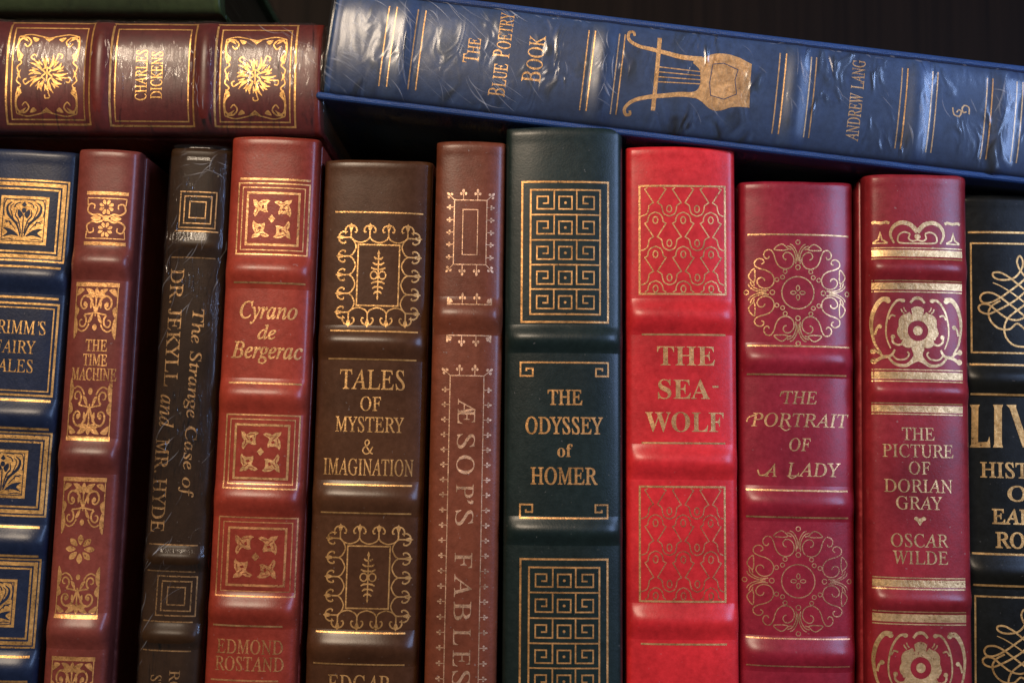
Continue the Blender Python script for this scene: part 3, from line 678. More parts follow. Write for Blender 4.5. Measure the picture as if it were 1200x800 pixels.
        for i, (v, _) in enumerate(rows):
            fold = min(1.0, min(abs(v), abs(h - v)) / 0.004)
            for u, d in prof:
                nz = noise.noise(Vector((u * streak[0] + seed, v * streak[1], d * 40 + seed)))
                nz2 = noise.noise(Vector((u * 30 + seed, v * 35, 3.0)))
                k = amp * nz * max(0.0, 0.6 + 1.2 * nz2)
                k *= 1 + end_amp * exp(-abs(h - v) / 0.012)
                inset = (1 - fold) * 0.0012
                s = 1 if u > 0 else -1
                e = min(1.0, abs(u) / a)
                b = 0.6 * self.b(min(max(v, 0), h))
                verts.append((u * (1 + off / a) + s * k * e - s * inset * e, d - off - b - abs(k) + inset, v))
        m = len(prof)
        for i in range(nv):
            for j in range(m - 1):
                p, q = i * m + j, (i + 1) * m + j
                faces.append((p, p + 1, q + 1, q))
        for i in ((0, nv) if caps else ()):
            c = len(verts)
            verts.append((0.0, D * 0.5, rows[i][0]))
            for j in range(m - 1):
                p = i * m + j
                faces.append((p, c, p + 1) if i == 0 else (p, p + 1, c))
        mi = [0] * len(faces)
        rnd = random.Random(int(seed * 10) + 1)
        for n_, u0, u1, v0, v1, ang, spread, l0, l1, wd in creases:
            for _ in range(n_):
                u, v = rnd.uniform(u0, u1), rnd.uniform(v0, v1)
                an = radians(ang + rnd.gauss(0, spread))
                L_ = rnd.uniform(l0, l1)
                bend = rnd.gauss(0, 0.35)
                ww = wd * rnd.uniform(0.5, 1.4)
                pts, m_ = [], 9
                for i in range(m_):
                    t = i / (m_ - 1) - 0.5
                    a_ = an + bend * t
                    pts.append((u + L_ * t * cos(a_), v + L_ * t * sin(a_), ww * sin(pi * (i + 0.15) / (m_ - 0.7)), a_))
                base = len(verts)
                for pu, pv, w_, a_ in pts:
                    pu = max(-a * 0.995, min(a * 0.995, pu))
                    pv = max(0.0, min(h, pv))
                    dd = self.face(pu) - 0.6 * self.b(pv) - off - amp * 0.9
                    px, py = -sin(a_) * w_, cos(a_) * w_
                    verts.append((pu - px, dd, pv - py))
                    verts.append((pu, dd - w_ * 0.8, pv))
                    verts.append((pu + px, dd, pv + py))
                for i in range(m_ - 1):
                    p, q = base + 3 * i, base + 3 * i + 3
                    faces.append((p, q, q + 1, p + 1))
                    faces.append((p + 1, q + 1, q + 2, p + 2))
                    mi += [1, 1]
        mi += [0] * (len(faces) - len(mi))
        return link_mesh('plastic_wrap', verts, faces, mat, self.root, mat_idx=mi, mats=[mat, crease_mat] if crease_mat else None)


class Art:
    """Gold tooling laid on a spine: strokes and filled shapes that follow its curve."""
    layer = 0

    def __init__(self, book, f=None):
        self.k, self.f = book, f
        self.v, self.fc, self.mi = [], [], []
        self.u = 1.0

    def _put(self, uv, lay):
        u, v = uv
        return (u, self.k.depth(u, v) - 0.00006 - 0.000004 * lay, v)

    def _lay(self):
        Art.layer = (Art.layer + 1) % 14
        return Art.layer

    def map(self, pts):
        return [self.f(x, y) for x, y in pts] if self.f else list(pts)

    def S(self, pts, w=1.5, closed=False, smooth=False, taper=None, mat=0, lift=0):
        """Stroke; w in photo pixels (0.3 mm each); taper = (start, end) width factors."""
        if smooth:
            pts = catmull(pts, 7, closed)
        p = [Vector(q) for q in self.map(pts)]
        q = [p[0]]
        for x in p[1:]:
            if (x - q[-1]).length > 2e-5:
                q.append(x)
        if closed and (q[0] - q[-1]).length < 2e-5:
            q.pop()
        # resample long runs so that they hug the curve
        r = []
        n = len(q)
        for i in range(n if closed else n - 1):
            A_, B_ = q[i], q[(i + 1) % n]
            m = max(1, int((B_ - A_).length / 0.0014))
            for k in range(m):
                r.append(A_.lerp(B_, k / m))
        if not closed:
            r.append(q[-1])
        n = len(r)
        if n < 2:
            return
        w0 = w * MPX / 2
        lay = self._lay() + lift
        base = len(self.v)
        for i in range(n):
            if closed:
                d1, d2 = r[i] - r[i - 1], r[(i + 1) % n] - r[i]
            else:
                d1 = r[i] - r[max(0, i - 1)]
                d2 = r[min(n - 1, i + 1)] - r[i]
                if i == 0:
                    d1 = d2
                if i == n - 1:
                    d2 = d1
            d1, d2 = d1.normalized(), d2.normalized()
            n1, n2 = Vector((-d1.y, d1.x)), Vector((-d2.y, d2.x))
            mv = n1 + n2
            if mv.length < 1e-3:
                mv = n1
            mv.normalize()
            c = max(0.45, mv.dot(n1))
            ww = w0 / c
            if taper:
                t = i / (n - 1)
                ww *= taper[0] + (taper[1] - taper[0]) * t if len(taper) == 2 else (
                    taper[0] + (taper[1] - taper[0]) * t * 2 if t < 0.5 else taper[1] + (taper[2] - taper[1]) * (t * 2 - 1))
            self.v.append(self._put(r[i] - mv * ww, lay))
            self.v.append(self._put(r[i] + mv * ww, lay))
        for i in range(n if closed else n - 1):
            j = (i + 1) % n
            self.fc.append((base + 2 * i, base + 2 * j, base + 2 * j + 1, base + 2 * i + 1))
            self.mi.append(mat)

    def Fl(self, pts, holes=(), smooth=False, mat=0, raw=False, lift=0):
        loops = [pts] + list(holes)
        if smooth:
            loops = [catmull(l, 6, True) for l in loops]
        if not raw:
            loops = [self.map(l) for l in loops]
        flat = [p for l in loops for p in l]
        tris = tessellate_polygon([[Vector((x, y, 0)) for x, y in l] for l in loops])
        lay = self._lay() + lift
        idx = {}

        def vi(p):
            k = (round(p[0] * 1e7), round(p[1] * 1e7))
            if k not in idx:
                idx[k] = len(self.v)
                self.v.append(self._put(p, lay))
            return idx[k]

        def emit(a, b, c, depth=0):
            e = [(b, c, a), (c, a, b), (a, b, c)]
            L_ = [(e_[0][0] - e_[1][0]) ** 2 + (e_[0][1] - e_[1][1]) ** 2 for e_ in e]
            m = max(range(3), key=lambda i: L_[i])
            if L_[m] > 0.0018 ** 2 and depth < 9:
                p, q, r_ = e[m]
                mid = ((p[0] + q[0]) / 2, (p[1] + q[1]) / 2)
                emit(p, mid, r_, depth + 1)
                emit(mid, q, r_, depth + 1)
            else:
                ar = (b[0] - a[0]) * (c[1] - a[1]) - (b[1] - a[1]) * (c[0] - a[0])
                if abs(ar) < 1e-13:
                    return
                t = (vi(a), vi(b), vi(c)) if ar > 0 else (vi(a), vi(c), vi(b))
                if len(set(t)) == 3:
                    self.fc.append(t)
                    self.mi.append(mat)
        for t in tris:
            emit(flat[t[0]], flat[t[1]], flat[t[2]])

    def text(self, s, p0, p1, cap, font='R', bold=0.0, track=0.0, small=None, snap=True, space=0.28, slant=None):
        """Letters from photo point p0 to p1 along the baseline, capitals cap photo pixels high."""
        k = self.k
        A_, B_ = Vector(k.P(*p0)), Vector(k.P(*p1))
        d = B_ - A_
        if snap:
            if abs(d.x) > abs(d.y):
                A_.y = B_.y = (A_.y + B_.y) / 2
            else:
                A_.x = B_.x = (A_.x + B_.x) / 2
            d = B_ - A_
        e = d.normalized()
        nrm = Vector((-e.y, e.x))
        q0 = k.P(*p0)
        q1 = k.P(p0[0] + 10, p0[1])
        mpx = sqrt((q1[0] - q0[0]) ** 2 + (q1[1] - q0[1]) ** 2) / 10
        items, x = [], 0.0
        for ch in s:
            if ch == ' ':
                x += space * 1000
                continue
            sc, fnt = 1.0, font
            c = ch
            if small and ch.islower():
                sc, c = small, ch.upper()
            if ch in "'.-&":
                items.append((ch, x, 1.0, fnt))
                x += {"'": 130, '.': 140, '-': 260, '&': 420}[ch] + track
                continue
            if c == '\u00c6':
                adv, lp = glyph('IA')
                items.append(('IA', x, 1.0, 'R'))
                adv2, lp2 = glyph('IE')
                items.append(('IE', x + adv * 0.62, 1.0, 'R'))
                x += adv * 0.62 + adv2 + track
                continue
            key = ('B' if fnt == 'B' else 'I') + c
            if ord(c) + (1000 if fnt == 'B' else 0) not in GLYPHS:
                key = 'I' + c
            adv, lp = glyph(key)
            items.append((key, x, sc, fnt))
            x += adv * sc + track
        sh = {'R': 0.272, 'B': 0.0, 'I': 0.0, 'H': 0.13}[font] if slant is None else slant
        polys = []
        for key, x0, sc, fnt in items:
            if key == "'":
                polys.append(('f', [[(x0 + 30, 300), (x0 + 75, 330), (x0 + 100, 400), (x0 + 92, 460), (x0 + 45, 470), (x0 + 25, 420), (x0 + 58, 400)]]))
            elif key == '.':
                polys.append(('f', [circle(x0 + 60, 38, 40, n=10)]))
            elif key == '-':
                polys.append(('f', [[(x0 + 20, 180), (x0 + 220, 180), (x0 + 220, 225), (x0 + 20, 225)]]))
            elif key == '&':
                polys.append(('s', catmull([(x0 + 390, 20), (x0 + 300, 60), (x0 + 130, 300), (x0 + 120, 400), (x0 + 190, 455), (x0 + 250, 400), (x0 + 220, 310),
                                            (x0 + 70, 190), (x0 + 50, 90), (x0 + 140, 10), (x0 + 260, 50), (x0 + 350, 200), (x0 + 380, 240)], 6)))
            else:
                adv, loops = glyph(key)
                polys.append(('f', [[(x0 + (a - sh * b) * sc, b * sc) for a, b in l] for l in loops]))
        xs = [p[0] for t, pl in polys for l in (pl if t == 'f' else [pl]) for p in l]
        x_lo, x_hi = min(xs), max(xs)
        sx = d.length / (x_hi - x_lo)
        sy = cap * mpx / CAP
        T = lambda q: tuple(A_ + e * ((q[0] - x_lo) * sx) + nrm * (q[1] * sy))
        f0, self.f = self.f, None
        for t, pl in polys:
            if t == 'f':
                mp = [[T(q) for q in l] for l in pl]
                # outer loops first, each with the holes inside it
                def area(l):
                    return sum(l[i - 1][0] * l[i][1] - l[i][0] * l[i - 1][1] for i in range(len(l))) / 2
                mp.sort(key=lambda l: -abs(area(l)))
                sg = area(mp[0])
                outs = [l for l in mp if area(l) * sg > 0]
                hol = [l for l in mp if area(l) * sg <= 0]
                for i, o_ in enumerate(outs):
                    self.Fl(o_, hol if i == 0 else [], raw=True)
                if bold:
                    for l in mp:
                        self.S(l, bold, closed=True)
            else:
                self.S([T(q) for q in pl], 1.4 + bold)
        self.f = f0

    def build(self, name, mat, parent=None, mats=None, label=None):
        o = link_mesh(name, self.v, self.fc, mat, parent or self.k.spine, mat_idx=self.mi, mats=mats)
        # every face towards the reader
        if label:
            o['label'] = label
        return o


def frame(book, pc, zc, sx, sy=None):
    """Maps drawing units centred on zc to the spine, centred on photo pixel pc; sx, sy = units per photo pixel."""
    sy = sy or sx
    u0, v0 = book.P(*pc)
    r1, r0 = book.P(pc[0] + 12, pc[1]), book.P(pc[0] - 12, pc[1])
    t1, t0 = book.P(pc[0], pc[1] - 12), book.P(pc[0], pc[1] + 12)
    mu = sqrt((r1[0] - r0[0]) ** 2 + (r1[1] - r0[1]) ** 2) / 24
    mv = sqrt((t1[0] - t0[0]) ** 2 + (t1[1] - t0[1]) ** 2) / 24
    return lambda x, y: (u0 + (x - zc[0]) / sx * mu, v0 - (y - zc[1]) / sy * mv)


def rule(A, y, xl, xr, w=1.8):
    k = A.k
    u0, u1 = k.P(xl, y)[0], k.P(xr, y)[0]
    v = k.P((xl + xr) / 2, y)[1]
    f, A.f = A.f, None
    A.S([(u0, v), (u1, v)], w)
    A.f = f


def rect(A, xl, xr, yt, yb, w=1.8):
    """Upright rectangle; xl, xr measured at mid height."""
    k = A.k
    ym, xm = (yt + yb) / 2, (xl + xr) / 2
    u0, u1 = k.P(xl, ym)[0], k.P(xr, ym)[0]
    ax = getattr(k, 'axis', None)
    v1 = k.P(ax(yt) + (xm - ax(ym)) if ax else xm, yt)[1]
    v0 = k.P(ax(yb) + (xm - ax(ym)) if ax else xm, yb)[1]
    f, A.f = A.f, None
    A.S([(u0, v0), (u1, v0), (u1, v1), (u0, v1)], w, closed=True)
    A.f = f
    return u0, u1, v0, v1


def one(book, name, mat, fn, **kw):
    A = Art(book)
    fn(A)
    return A.build(name, mat, **kw)


def rules(book, mat, ys, w=1.8, name='gold_rule'):
    for y, xl, xr in ys:
        one(book, name, mat, lambda A: rule(A, y, xl, xr, w))


def upright(xlt, xrt, yt, xlb, xrb, sag, y0=0.0, bands=(), yaw=0.0, depth=0.150, r=0.003, yb=800.0, H=0.0021, hw=0.0062):
    """A standing book from its spine's left and right edges at its top and at the photo's foot."""
    def ray(x, y, Y):
        d = CAM_ROT @ Vector(((x - 600) / F_PX, (400 - y) / F_PX, -1.0))
        t = (Y - CAM_POS.y) / d.y
        return CAM_POS + d * t
    Y = y0 + sag * 0.42 + r * 0.7
    tl, tr, bl, br = ray(xlt, yt, Y), ray(xrt, yt, Y), ray(xlb, yb, Y), ray(xrb, yb, Y)
    A_, B_ = (tl + tr) / 2, (bl + br) / 2
    th = math.atan2(A_.x - B_.x, A_.z - B_.z)
    w = 0.5 * ((tr.x - tl.x) + (br.x - bl.x)) * cos(th)
    z0 = w / 2 * abs(sin(th))
    base = B_ + (A_ - B_) * ((z0 - B_.z) / (A_.z - B_.z))
    h = sqrt((A_.x - base.x) ** 2 + (A_.z - base.z) ** 2)
    k = Book(w, h, sag, r, depth)
    k.place((base.x, y0, z0), th, yaw)
    xc = lambda y: ((xlt + xrt) / 2) + ((xlb + xrb) / 2 - (xlt + xrt) / 2) * (y - yt) / (yb - yt)
    k.axis = xc
    bd = []
    for y in bands:
        hh, ww = H, hw
        if isinstance(y, tuple):
            y, hh, ww = y
        bd.append((k.P(xc(y), y)[1], hh, ww))
    k.bands = bd
    return k
# ------------------------------------------------------------------ the bookcase: shelf board and back panel
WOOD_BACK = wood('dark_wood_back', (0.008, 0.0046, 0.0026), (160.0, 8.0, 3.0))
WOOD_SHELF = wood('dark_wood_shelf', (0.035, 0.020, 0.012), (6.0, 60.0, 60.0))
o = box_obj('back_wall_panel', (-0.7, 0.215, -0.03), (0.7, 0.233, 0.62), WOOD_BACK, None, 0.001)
tag(o, kind='structure')
o = box_obj('shelf_floor', (-0.7, -0.03, -0.024), (0.7, 0.2148, 0.0), WOOD_SHELF, None, 0.002)
tag(o, kind='structure')

CREASE = crease_film('creased_film')
PAGES = gilt_edges('gilt_page_edges')
STAND = 'leather bound books standing upright on the shelf'
FLAT = 'books lying across the tops of the standing books'
GOLD = gold('gold_foil', seed=1.0)


def finish(k, label, group):
    tag(k.root, label, 'book', group)


# ================================================================== navy book with tulip squares
k = upright(-27, 95, 178, -81, 45, 0.0045, 0.002, bands=[323, 486, 634, 782])
LE = leather('navy_leather', (0.010, 0.018, 0.044), 0.40, 0.6, 1.0, 0.6)
k.build('leather_book', LE, LE, PAGES)
finish(k, 'navy blue leather book with square gold tulip panels in triple gold frames', STAND)
G = gold('gold_foil_navy', (0.82, 0.56, 0.24), 0.40, 0.34, 2.0)


def tulip_panel(k, yt, yb, xr, rule_ys, dim=0):
    cx = k.axis((yt + yb) / 2)
    hw = xr - cx
    A = Art(k)
    rect(A, cx - hw + 1, cx + hw - 1, yt + 1, yb - 1, 2.0)
    rect(A, cx - hw + 6, cx + hw - 6, yt + 6, yb - 6, 4.2)
    rect(A, cx - hw + 11.5, cx + hw - 11.5, yt + 11.5, yb - 11.5, 2.0)
    A.build('gold_frame', G)
    A = Art(k, frame(k, (cx, (yt + yb) / 2), (0, 0), 100 / 52.0))
    A.Fl([(-54, -54), (54, -54), (54, 54), (-54, 54)])
    A.S([(-47, -47), (47, -47), (47, 47), (-47, 47)], 0.9, closed=True, mat=1, lift=16)
    K = dict(mat=1, lift=20)
    A.S([(0, 38), (0, 0), (-1, -12)], 1.3, **K)
    for s in (1, -1):
        m = (lambda p: p) if s == 1 else (lambda p: mir(p, 0))
        A.S(m([(4, 36), (14, 10), (34, -12), (38, -30), (28, -40)]), 2.6, smooth=True, taper=(0.5, 1.3, 0.4), **K)
        A.S(m([(3, 30), (10, 2), (18, -10), (16, -24)]), 1.5, smooth=True, taper=(0.6, 1.2, 0.4), **K)
        A.Fl(m([(8, 36), (24, 22), (44, 18), (34, 28), (44, 38), (24, 34)]), smooth=True, **K)
        A.Fl(m([(2, -14), (12, -24), (14, -14), (8, -4)]), smooth=True, **K)
        A.S(m([(40, 6), (30, 4), (28, 12)]), 1.2, smooth=True, **K)
        A.S(m([(8, -40), (18, -36), (22, -28)]), 1.3, smooth=True, **K)
        A.S(m([(10, 8), (22, -2), (30, -22)]), 1.0, smooth=True, **K)
        A.S(m([(16, 22), (30, 6), (42, 2)]), 1.0, smooth=True, **K)
        A.S(m([(44, -8), (46, -26), (42, -44), (32, -46)]), 1.0, smooth=True, **K)
        A.S(m([(24, -36), (30, -30), (30, -20)]), 0.9, smooth=True, **K)
        A.S(m([(20, 44), (32, 42), (46, 44)]), 0.9, **K)
        A.S(m([(6, -46), (16, -46), (24, -44)]), 0.9, **K)
    A.Fl(circle(0, -22, 5, 6), **K)
    A.Fl([(0, -42), (6, -34), (0, -30), (-6, -34)], **K)
    A.build('gold_ornament', None, mats=[G, LE])


tulip_panel(k, 210, 306, 79, [])
tulip_panel(k, 505, 604, 58, [])
tulip_panel(k, 653, 758, 45, [])
rules(k, G, [(312, -28, 72), (348, -31, 69), (468, -41, 60), (501, -44, 57), (616, -53, 47), (650, -56, 45), (768, -66, 35), (797, -69, 32)], 2.6)
A = Art(k)
rect(A, -33, 65, 355, 462, 2.4)
rect(A, -28, 60, 360, 457, 1.4)
A.build('gold_frame', G)
A = Art(k)
A.text("GRIMM'S", (-16, 390), (53, 392), 15)
A.text("FAIRY", (-7, 413), (41, 414), 14.5)
A.text("TALES", (-13, 435), (38, 436), 14.5)
A.build('title_lettering', G)

# ================================================================== slim maroon book with foliage panels
k = upright(95, 164, 177, 50, 127, 0.0026, 0.000, bands=[(308, 0.0021, 0.0062), (534, 0.0021, 0.0062), (739, 0.0021, 0.0062)])
LE = leather('maroon_leather', (0.165, 0.034, 0.024), 0.38, 0.45, 2.0, 0.45)
k.build('leather_book', LE, LE, PAGES)
finish(k, 'slim maroon leather book with lacy gold foliage panels and a gold daisy', STAND)
G = gold('gold_foil_maroon', (0.80, 0.50, 0.24), 0.40, 0.38, 3.0)


def scrolls(A, down=1):
    """Dense symmetrical foliage; unit box x -60..60, y 0..100, open end at y = 100."""
    d = (lambda p: p) if down == 1 else (lambda p: flip(p, 50))
    A.Fl(d([(-60, 0), (60, 0), (60, 8), (-60, 8)]))
    for s in (1, -1):
        m = (lambda p: d(p)) if s == 1 else (lambda p: d(mir(p, 0)))
        A.S(m([(57, 8), (57, 98)]), 1.3)
        A.S(m(spiral(30, 42, 19, 4, 200, 560)), 2.0, taper=(1.2, 0.8))
        A.S(m([(2, 56), (6, 46), (12, 36)]), 2.0, smooth=True)
        A.S(m(spiral(36, 76, 14, 3, 250, -110)), 1.8, taper=(1.2, 0.8))
        A.S(m([(2, 58), (14, 60), (30, 62)]), 1.9, smooth=True)
        A.Fl(m([(2, 26), (12, 14), (30, 12), (22, 22), (34, 26), (16, 30)]), smooth=True)
        A.Fl(m([(34, 14), (50, 12), (55, 26), (44, 22)]), smooth=True)
        A.Fl(m([(46, 52), (56, 46), (56, 66), (50, 64)]), smooth=True)
        A.Fl(m([(50, 72), (57, 70), (57, 108), (47, 92)]), smooth=True)
        A.Fl(m([(6, 60), (14, 66), (20, 78), (10, 74)]), smooth=True)
        A.Fl(m(circle(30, 42, 5, n=10)))
        A.S(m([(16, 80), (24, 90), (36, 94), (46, 90)]), 1.7, smooth=True)
        A.Fl(m([(14, 50), (8, 42), (10, 32), (16, 40)]), smooth=True)
    A.Fl(d([(0, 10), (6, 18), (3, 30), (0, 36), (-3, 30), (-6, 18)]), smooth=True)
    A.S(d([(0, 34), (0, 64)]), 1.6)
    A.Fl(d(circle(0, 86, 6, n=14)))


def daisy(A, cx, cy, r, n=8, w=0.3):
    for i in range(n):
        a = 360 / n * i
        A.Fl(rot([(cx + r * 0.28, cy), (cx + r * 0.7, cy - r * 0.2), (cx + r, cy), (cx + r * 0.7, cy + r * 0.2)], cx, cy, a), smooth=True)


# top panel
A = Art(k, frame(k, (124, 256), (0, 0), 2.55))
A.Fl([(-62, -80), (62, -80), (62, -70), (-62, -70)])
A.Fl([(-62, 70), (62, 70), (62, 80), (-62, 80)])
A.S([(-58, -60), (58, -60)], 1.2)
A.S([(-58, 60), (58, 60)], 1.2)
for s in (1, -1):
    m = (lambda p: p) if s == 1 else (lambda p: mir(p, 0))
    A.S(m([(58, -60), (56, -38)]), 1.2)
    A.S(m([(58, 60), (56, 38)]), 1.2)
    for t in (1, -1):
        f_ = (lambda p: m(p)) if t == 1 else (lambda p: m(flip(p, 0)))
        A.S(f_([(6, -4), (24, -12), (40, -10), (56, -22), (50, -42), (36, -40), (36, -28)]), 1.9, smooth=True, taper=(1.2, 1, 0.7))
        A.Fl(f_([(14, -2), (30, -8), (46, 0), (30, 4)]), smooth=True)
for t in (-34, 34):
    for i in range(8):
        a = 45 * i + 22
        A.Fl(rot([(7, t), (17, t - 5), (23, t), (17, t + 5)], 0, t, a), smooth=True)
A.Fl(circle(0, 0, 9, n=14))
A.build('gold_ornament', G)


def foliage_pair(k, yt, ym1, ym2, yb, hwpx):
    h1, h2 = ym1 - yt, yb - ym2
    A = Art(k, frame(k, (k.axis(yt) - 5, yt), (0, 0), 60 / hwpx, 100 / h1))
    scrolls(A, 1)
    A.build('gold_ornament', G)
    A = Art(k, frame(k, (k.axis(ym2) - 5, ym2), (0, 0), 60 / hwpx, 100 / h2))
    scrolls(A, -1)
    A.build('gold_ornament', G)


foliage_pair(k, 331, 393, 449, 516, 25.5)
foliage_pair(k, 559, 620, 668, 724, 25.5)
A = Art(k, frame(k, (k.axis(643) - 5, 643), (0, 0), 1.0))
daisy(A, 0, 0, 17)
A.build('gold_ornament', G)
A = Art(k, frame(k, (k.axis(769) - 5, 769), (0, 0), 60 / 25.5, 100 / 62))
scrolls(A, 1)
A.build('gold_ornament', G)
A = Art(k)
A.text('THE', (100, 411), (125, 411.5), 13, 'R', 0.5)
A.text('TIME', (97, 428), (125, 428.5), 13, 'R', 0.5)
A.text('MACHINE', (84, 445), (136, 446), 13, 'R', 0.5)
A.build('title_lettering', G)

# ================================================================== shrink-wrapped black book with concentric squares
k = upright(202, 272, 176, 160, 236, 0.0030, 0.001, bands=[(287, 0.0012, 0.005), (654, 0.0018, 0.0045), (745, 0.0018, 0.0045)])
LE = leather('black_leather', (0.030, 0.014, 0.006), 0.40, 0.4, 3.0, 0.2, spec=0.10, coat=0.1)
k.build('leather_book', LE, LE, PAGES)
finish(k, 'shrink-wrapped black-brown book with concentric gold squares and lettering running down its spine', STAND)
G = gold('gold_foil_black', (0.52, 0.36, 0.20), 0.42, 0.47, 4.0)


def nested(k, cy, hw, dx=0.0):
    A = Art(k, frame(k, (k.axis(cy) + dx, cy), (0, 0), 1.0))
    for f_, w in ((1.0, 1.5), (0.75, 1.5), (0.45, 1.4)):
        s = hw * f_
        A.S([(-s, -s), (s, -s), (s, s), (-s, s)], w, closed=True)
    A.build('gold_ornament', G)


nested(k, 246, 21, -1)
nested(k, 698, 23, 2)
rules(k, G, [(271, 205, 256), (302, 201, 253), (638, 175, 232), (669, 173, 229), (728, 168, 226), (762, 165, 224)], 1.5)
A = Art(k)
A.text('The Strange Case of', (229, 362), (210, 582), 13, 'H', 0.25, space=0.20)
A.text('DR. JEKYLL', (203, 315), (190, 452), 15, 'R', 0.25, space=0.2)
A.text('and', (189, 462), (186, 500), 16, 'I', 0.25)
A.text('MR. HYDE', (185, 514), (175, 622), 15, 'R', 0.25, space=0.2)
A.build('title_lettering', G)
A = Art(k)
A.text('ROBERT', (200, 785), (193, 860), 12, 'R', 0.2)
A.text('STEVENSON', (178, 790), (170, 890), 12, 'R', 0.2)
A.build('author_lettering', G)
k.wrap(film('shrink_film_black', (900.0, 60.0, 120.0), 1.0, 0.006, 0.12, 1.0, gloss=0.28, crease=1.4, cover=(0.44, 0.66)), off=0.0004, amp=0.00015, streak=(260, 60), seed=3.0, crease_mat=CREASE,
       creases=[(45, -k.a, k.a, k.h * 0.25, k.h, 58, 10, 0.004, 0.014, 0.00014), (10, -k.a, k.a, k.h - 0.012, k.h, 30, 30, 0.003, 0.010, 0.00030)])

# ================================================================== brick red book with triple frames and italic title
k = upright(275, 373, 163, 238, 348, 0.0036, -0.003, bands=[318, 464, 585, 715])
LE = leather('brick_red_leather', (0.275, 0.034, 0.018), 0.36, 0.5, 4.0, 0.5)
k.build('leather_book', LE, LE, PAGES)
finish(k, 'brick red leather book with triple-framed gold leaf squares and italic lettering', STAND)
G = gold('gold_foil_brick', (0.82, 0.54, 0.30), 0.36, 0.36, 5.0)


def leaf_square(k, yt, yb, w, dx=0, extra=True, G=None):
    cy = (yt + yb) / 2
    s = (yb - yt) / 2.0
    A = Art(k, frame(k, (k.axis(cy) + dx, cy), (362, 410), 280 / s))
    A.S([(88, 130), (648, 130), (648, 690), (88, 690)], 1.6, closed=True)
    A.S([(122, 164), (614, 164), (614, 656), (122, 656)], 1.2, closed=True)
    A.S([(164, 206), (572, 206), (572, 614), (164, 614)], 2.6, closed=True)
    if extra:
        A.S([(92, 96), (652, 96)], 2.4)
    A.build('gold_frame', G)
    A = Art(k, frame(k, (k.axis(cy) + dx, cy), (368, 410), 280 / s))
    for i in range(4):
        q = lambda p: rot(p, 368, 410, 90 * i)
        A.Fl(q([(214, 256), (236, 262), (256, 282), (286, 262), (330, 258), (352, 268), (336, 280), (326, 300), (328, 340), (336, 356), (312, 360), (288, 352),
                (272, 346), (256, 362), (246, 384), (234, 396), (222, 376), (226, 346), (240, 326), (222, 306)]), holes=[q([(282, 312), (300, 300), (306, 326), (290, 334)])])
        A.S(q([(250, 292), (266, 314), (278, 322)]), 0.9, mat=1, lift=16)
        A.S(q([(268, 286), (296, 280), (318, 276)]), 0.8, mat=1, lift=16)
        A.S(q([(246, 322), (252, 344), (238, 372)]), 0.8, mat=1, lift=16)
    A.Fl([(368, 378), (396, 410), (368, 442), (340, 410)])
    A.build('gold_ornament', None, mats=[G, LE])


leaf_square(k, 215, 298, 84, -1, True, G)
leaf_square(k, 486, 572, 84, -1, False, G)
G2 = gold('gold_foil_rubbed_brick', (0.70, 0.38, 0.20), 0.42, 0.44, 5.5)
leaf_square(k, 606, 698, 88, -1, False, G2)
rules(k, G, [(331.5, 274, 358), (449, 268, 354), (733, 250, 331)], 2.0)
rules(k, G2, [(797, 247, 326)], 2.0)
A = Art(k)
A.text('Cyrano', (281, 373), (348, 374), 19, 'I', 0.8)
A.text('de', (302, 397), (323, 397.5), 16, 'I', 0.8)
A.text('Bergerac', (271, 419), (354, 421), 18, 'I', 0.8)
A.build('title_lettering', G)
A = Art(k)
A.text('EDMOND', (254, 764), (331, 766), 15, 'R', 0.35)
A.text('ROSTAND', (252, 784), (332, 786), 15, 'R', 0.35)
A.build('author_lettering', G2)

# ================================================================== dark brown book with scalloped arrowhead borders
k = upright(382, 507, 190, 357, 491, 0.0042, 0.003, bands=[402, 584, 759])
LE = leather('dark_brown_leather', (0.072, 0.028, 0.012), 0.31, 0.35, 5.0, 0.3, spec=0.14, coat=0.30)
k.build('leather_book', LE, LE, PAGES, board_over=0.0012)
finish(k, 'dark brown leather book with scalloped gold borders of small arrowheads', STAND)
G = gold('gold_foil_brown', (0.85, 0.57, 0.27), 0.34, 0.28, 6.0)


def anchor(A, x, y, ang, s=1.0):
    """Arrowhead with two curled barbs; tip away from (x, y) along ang."""
    T = lambda p: rot([(x + q[0] * s, y + q[1] * s) for q in p], x, y, ang)
    A.S(T([(0, 0), (40, 0)]), 1.7)
    A.Fl(T([(76, 0), (58, -12), (40, -6), (34, 0), (40, 6), (58, 12)]))
    A.S(T([(66, 0), (58, -20), (42, -30), (28, -27), (30, -18)]), 1.6, smooth=True, taper=(0.9, 1.2, 0.7))
    A.S(T([(66, 0), (58, 20), (42, 30), (28, 27), (30, 18)]), 1.6, smooth=True, taper=(0.9, 1.2, 0.7))


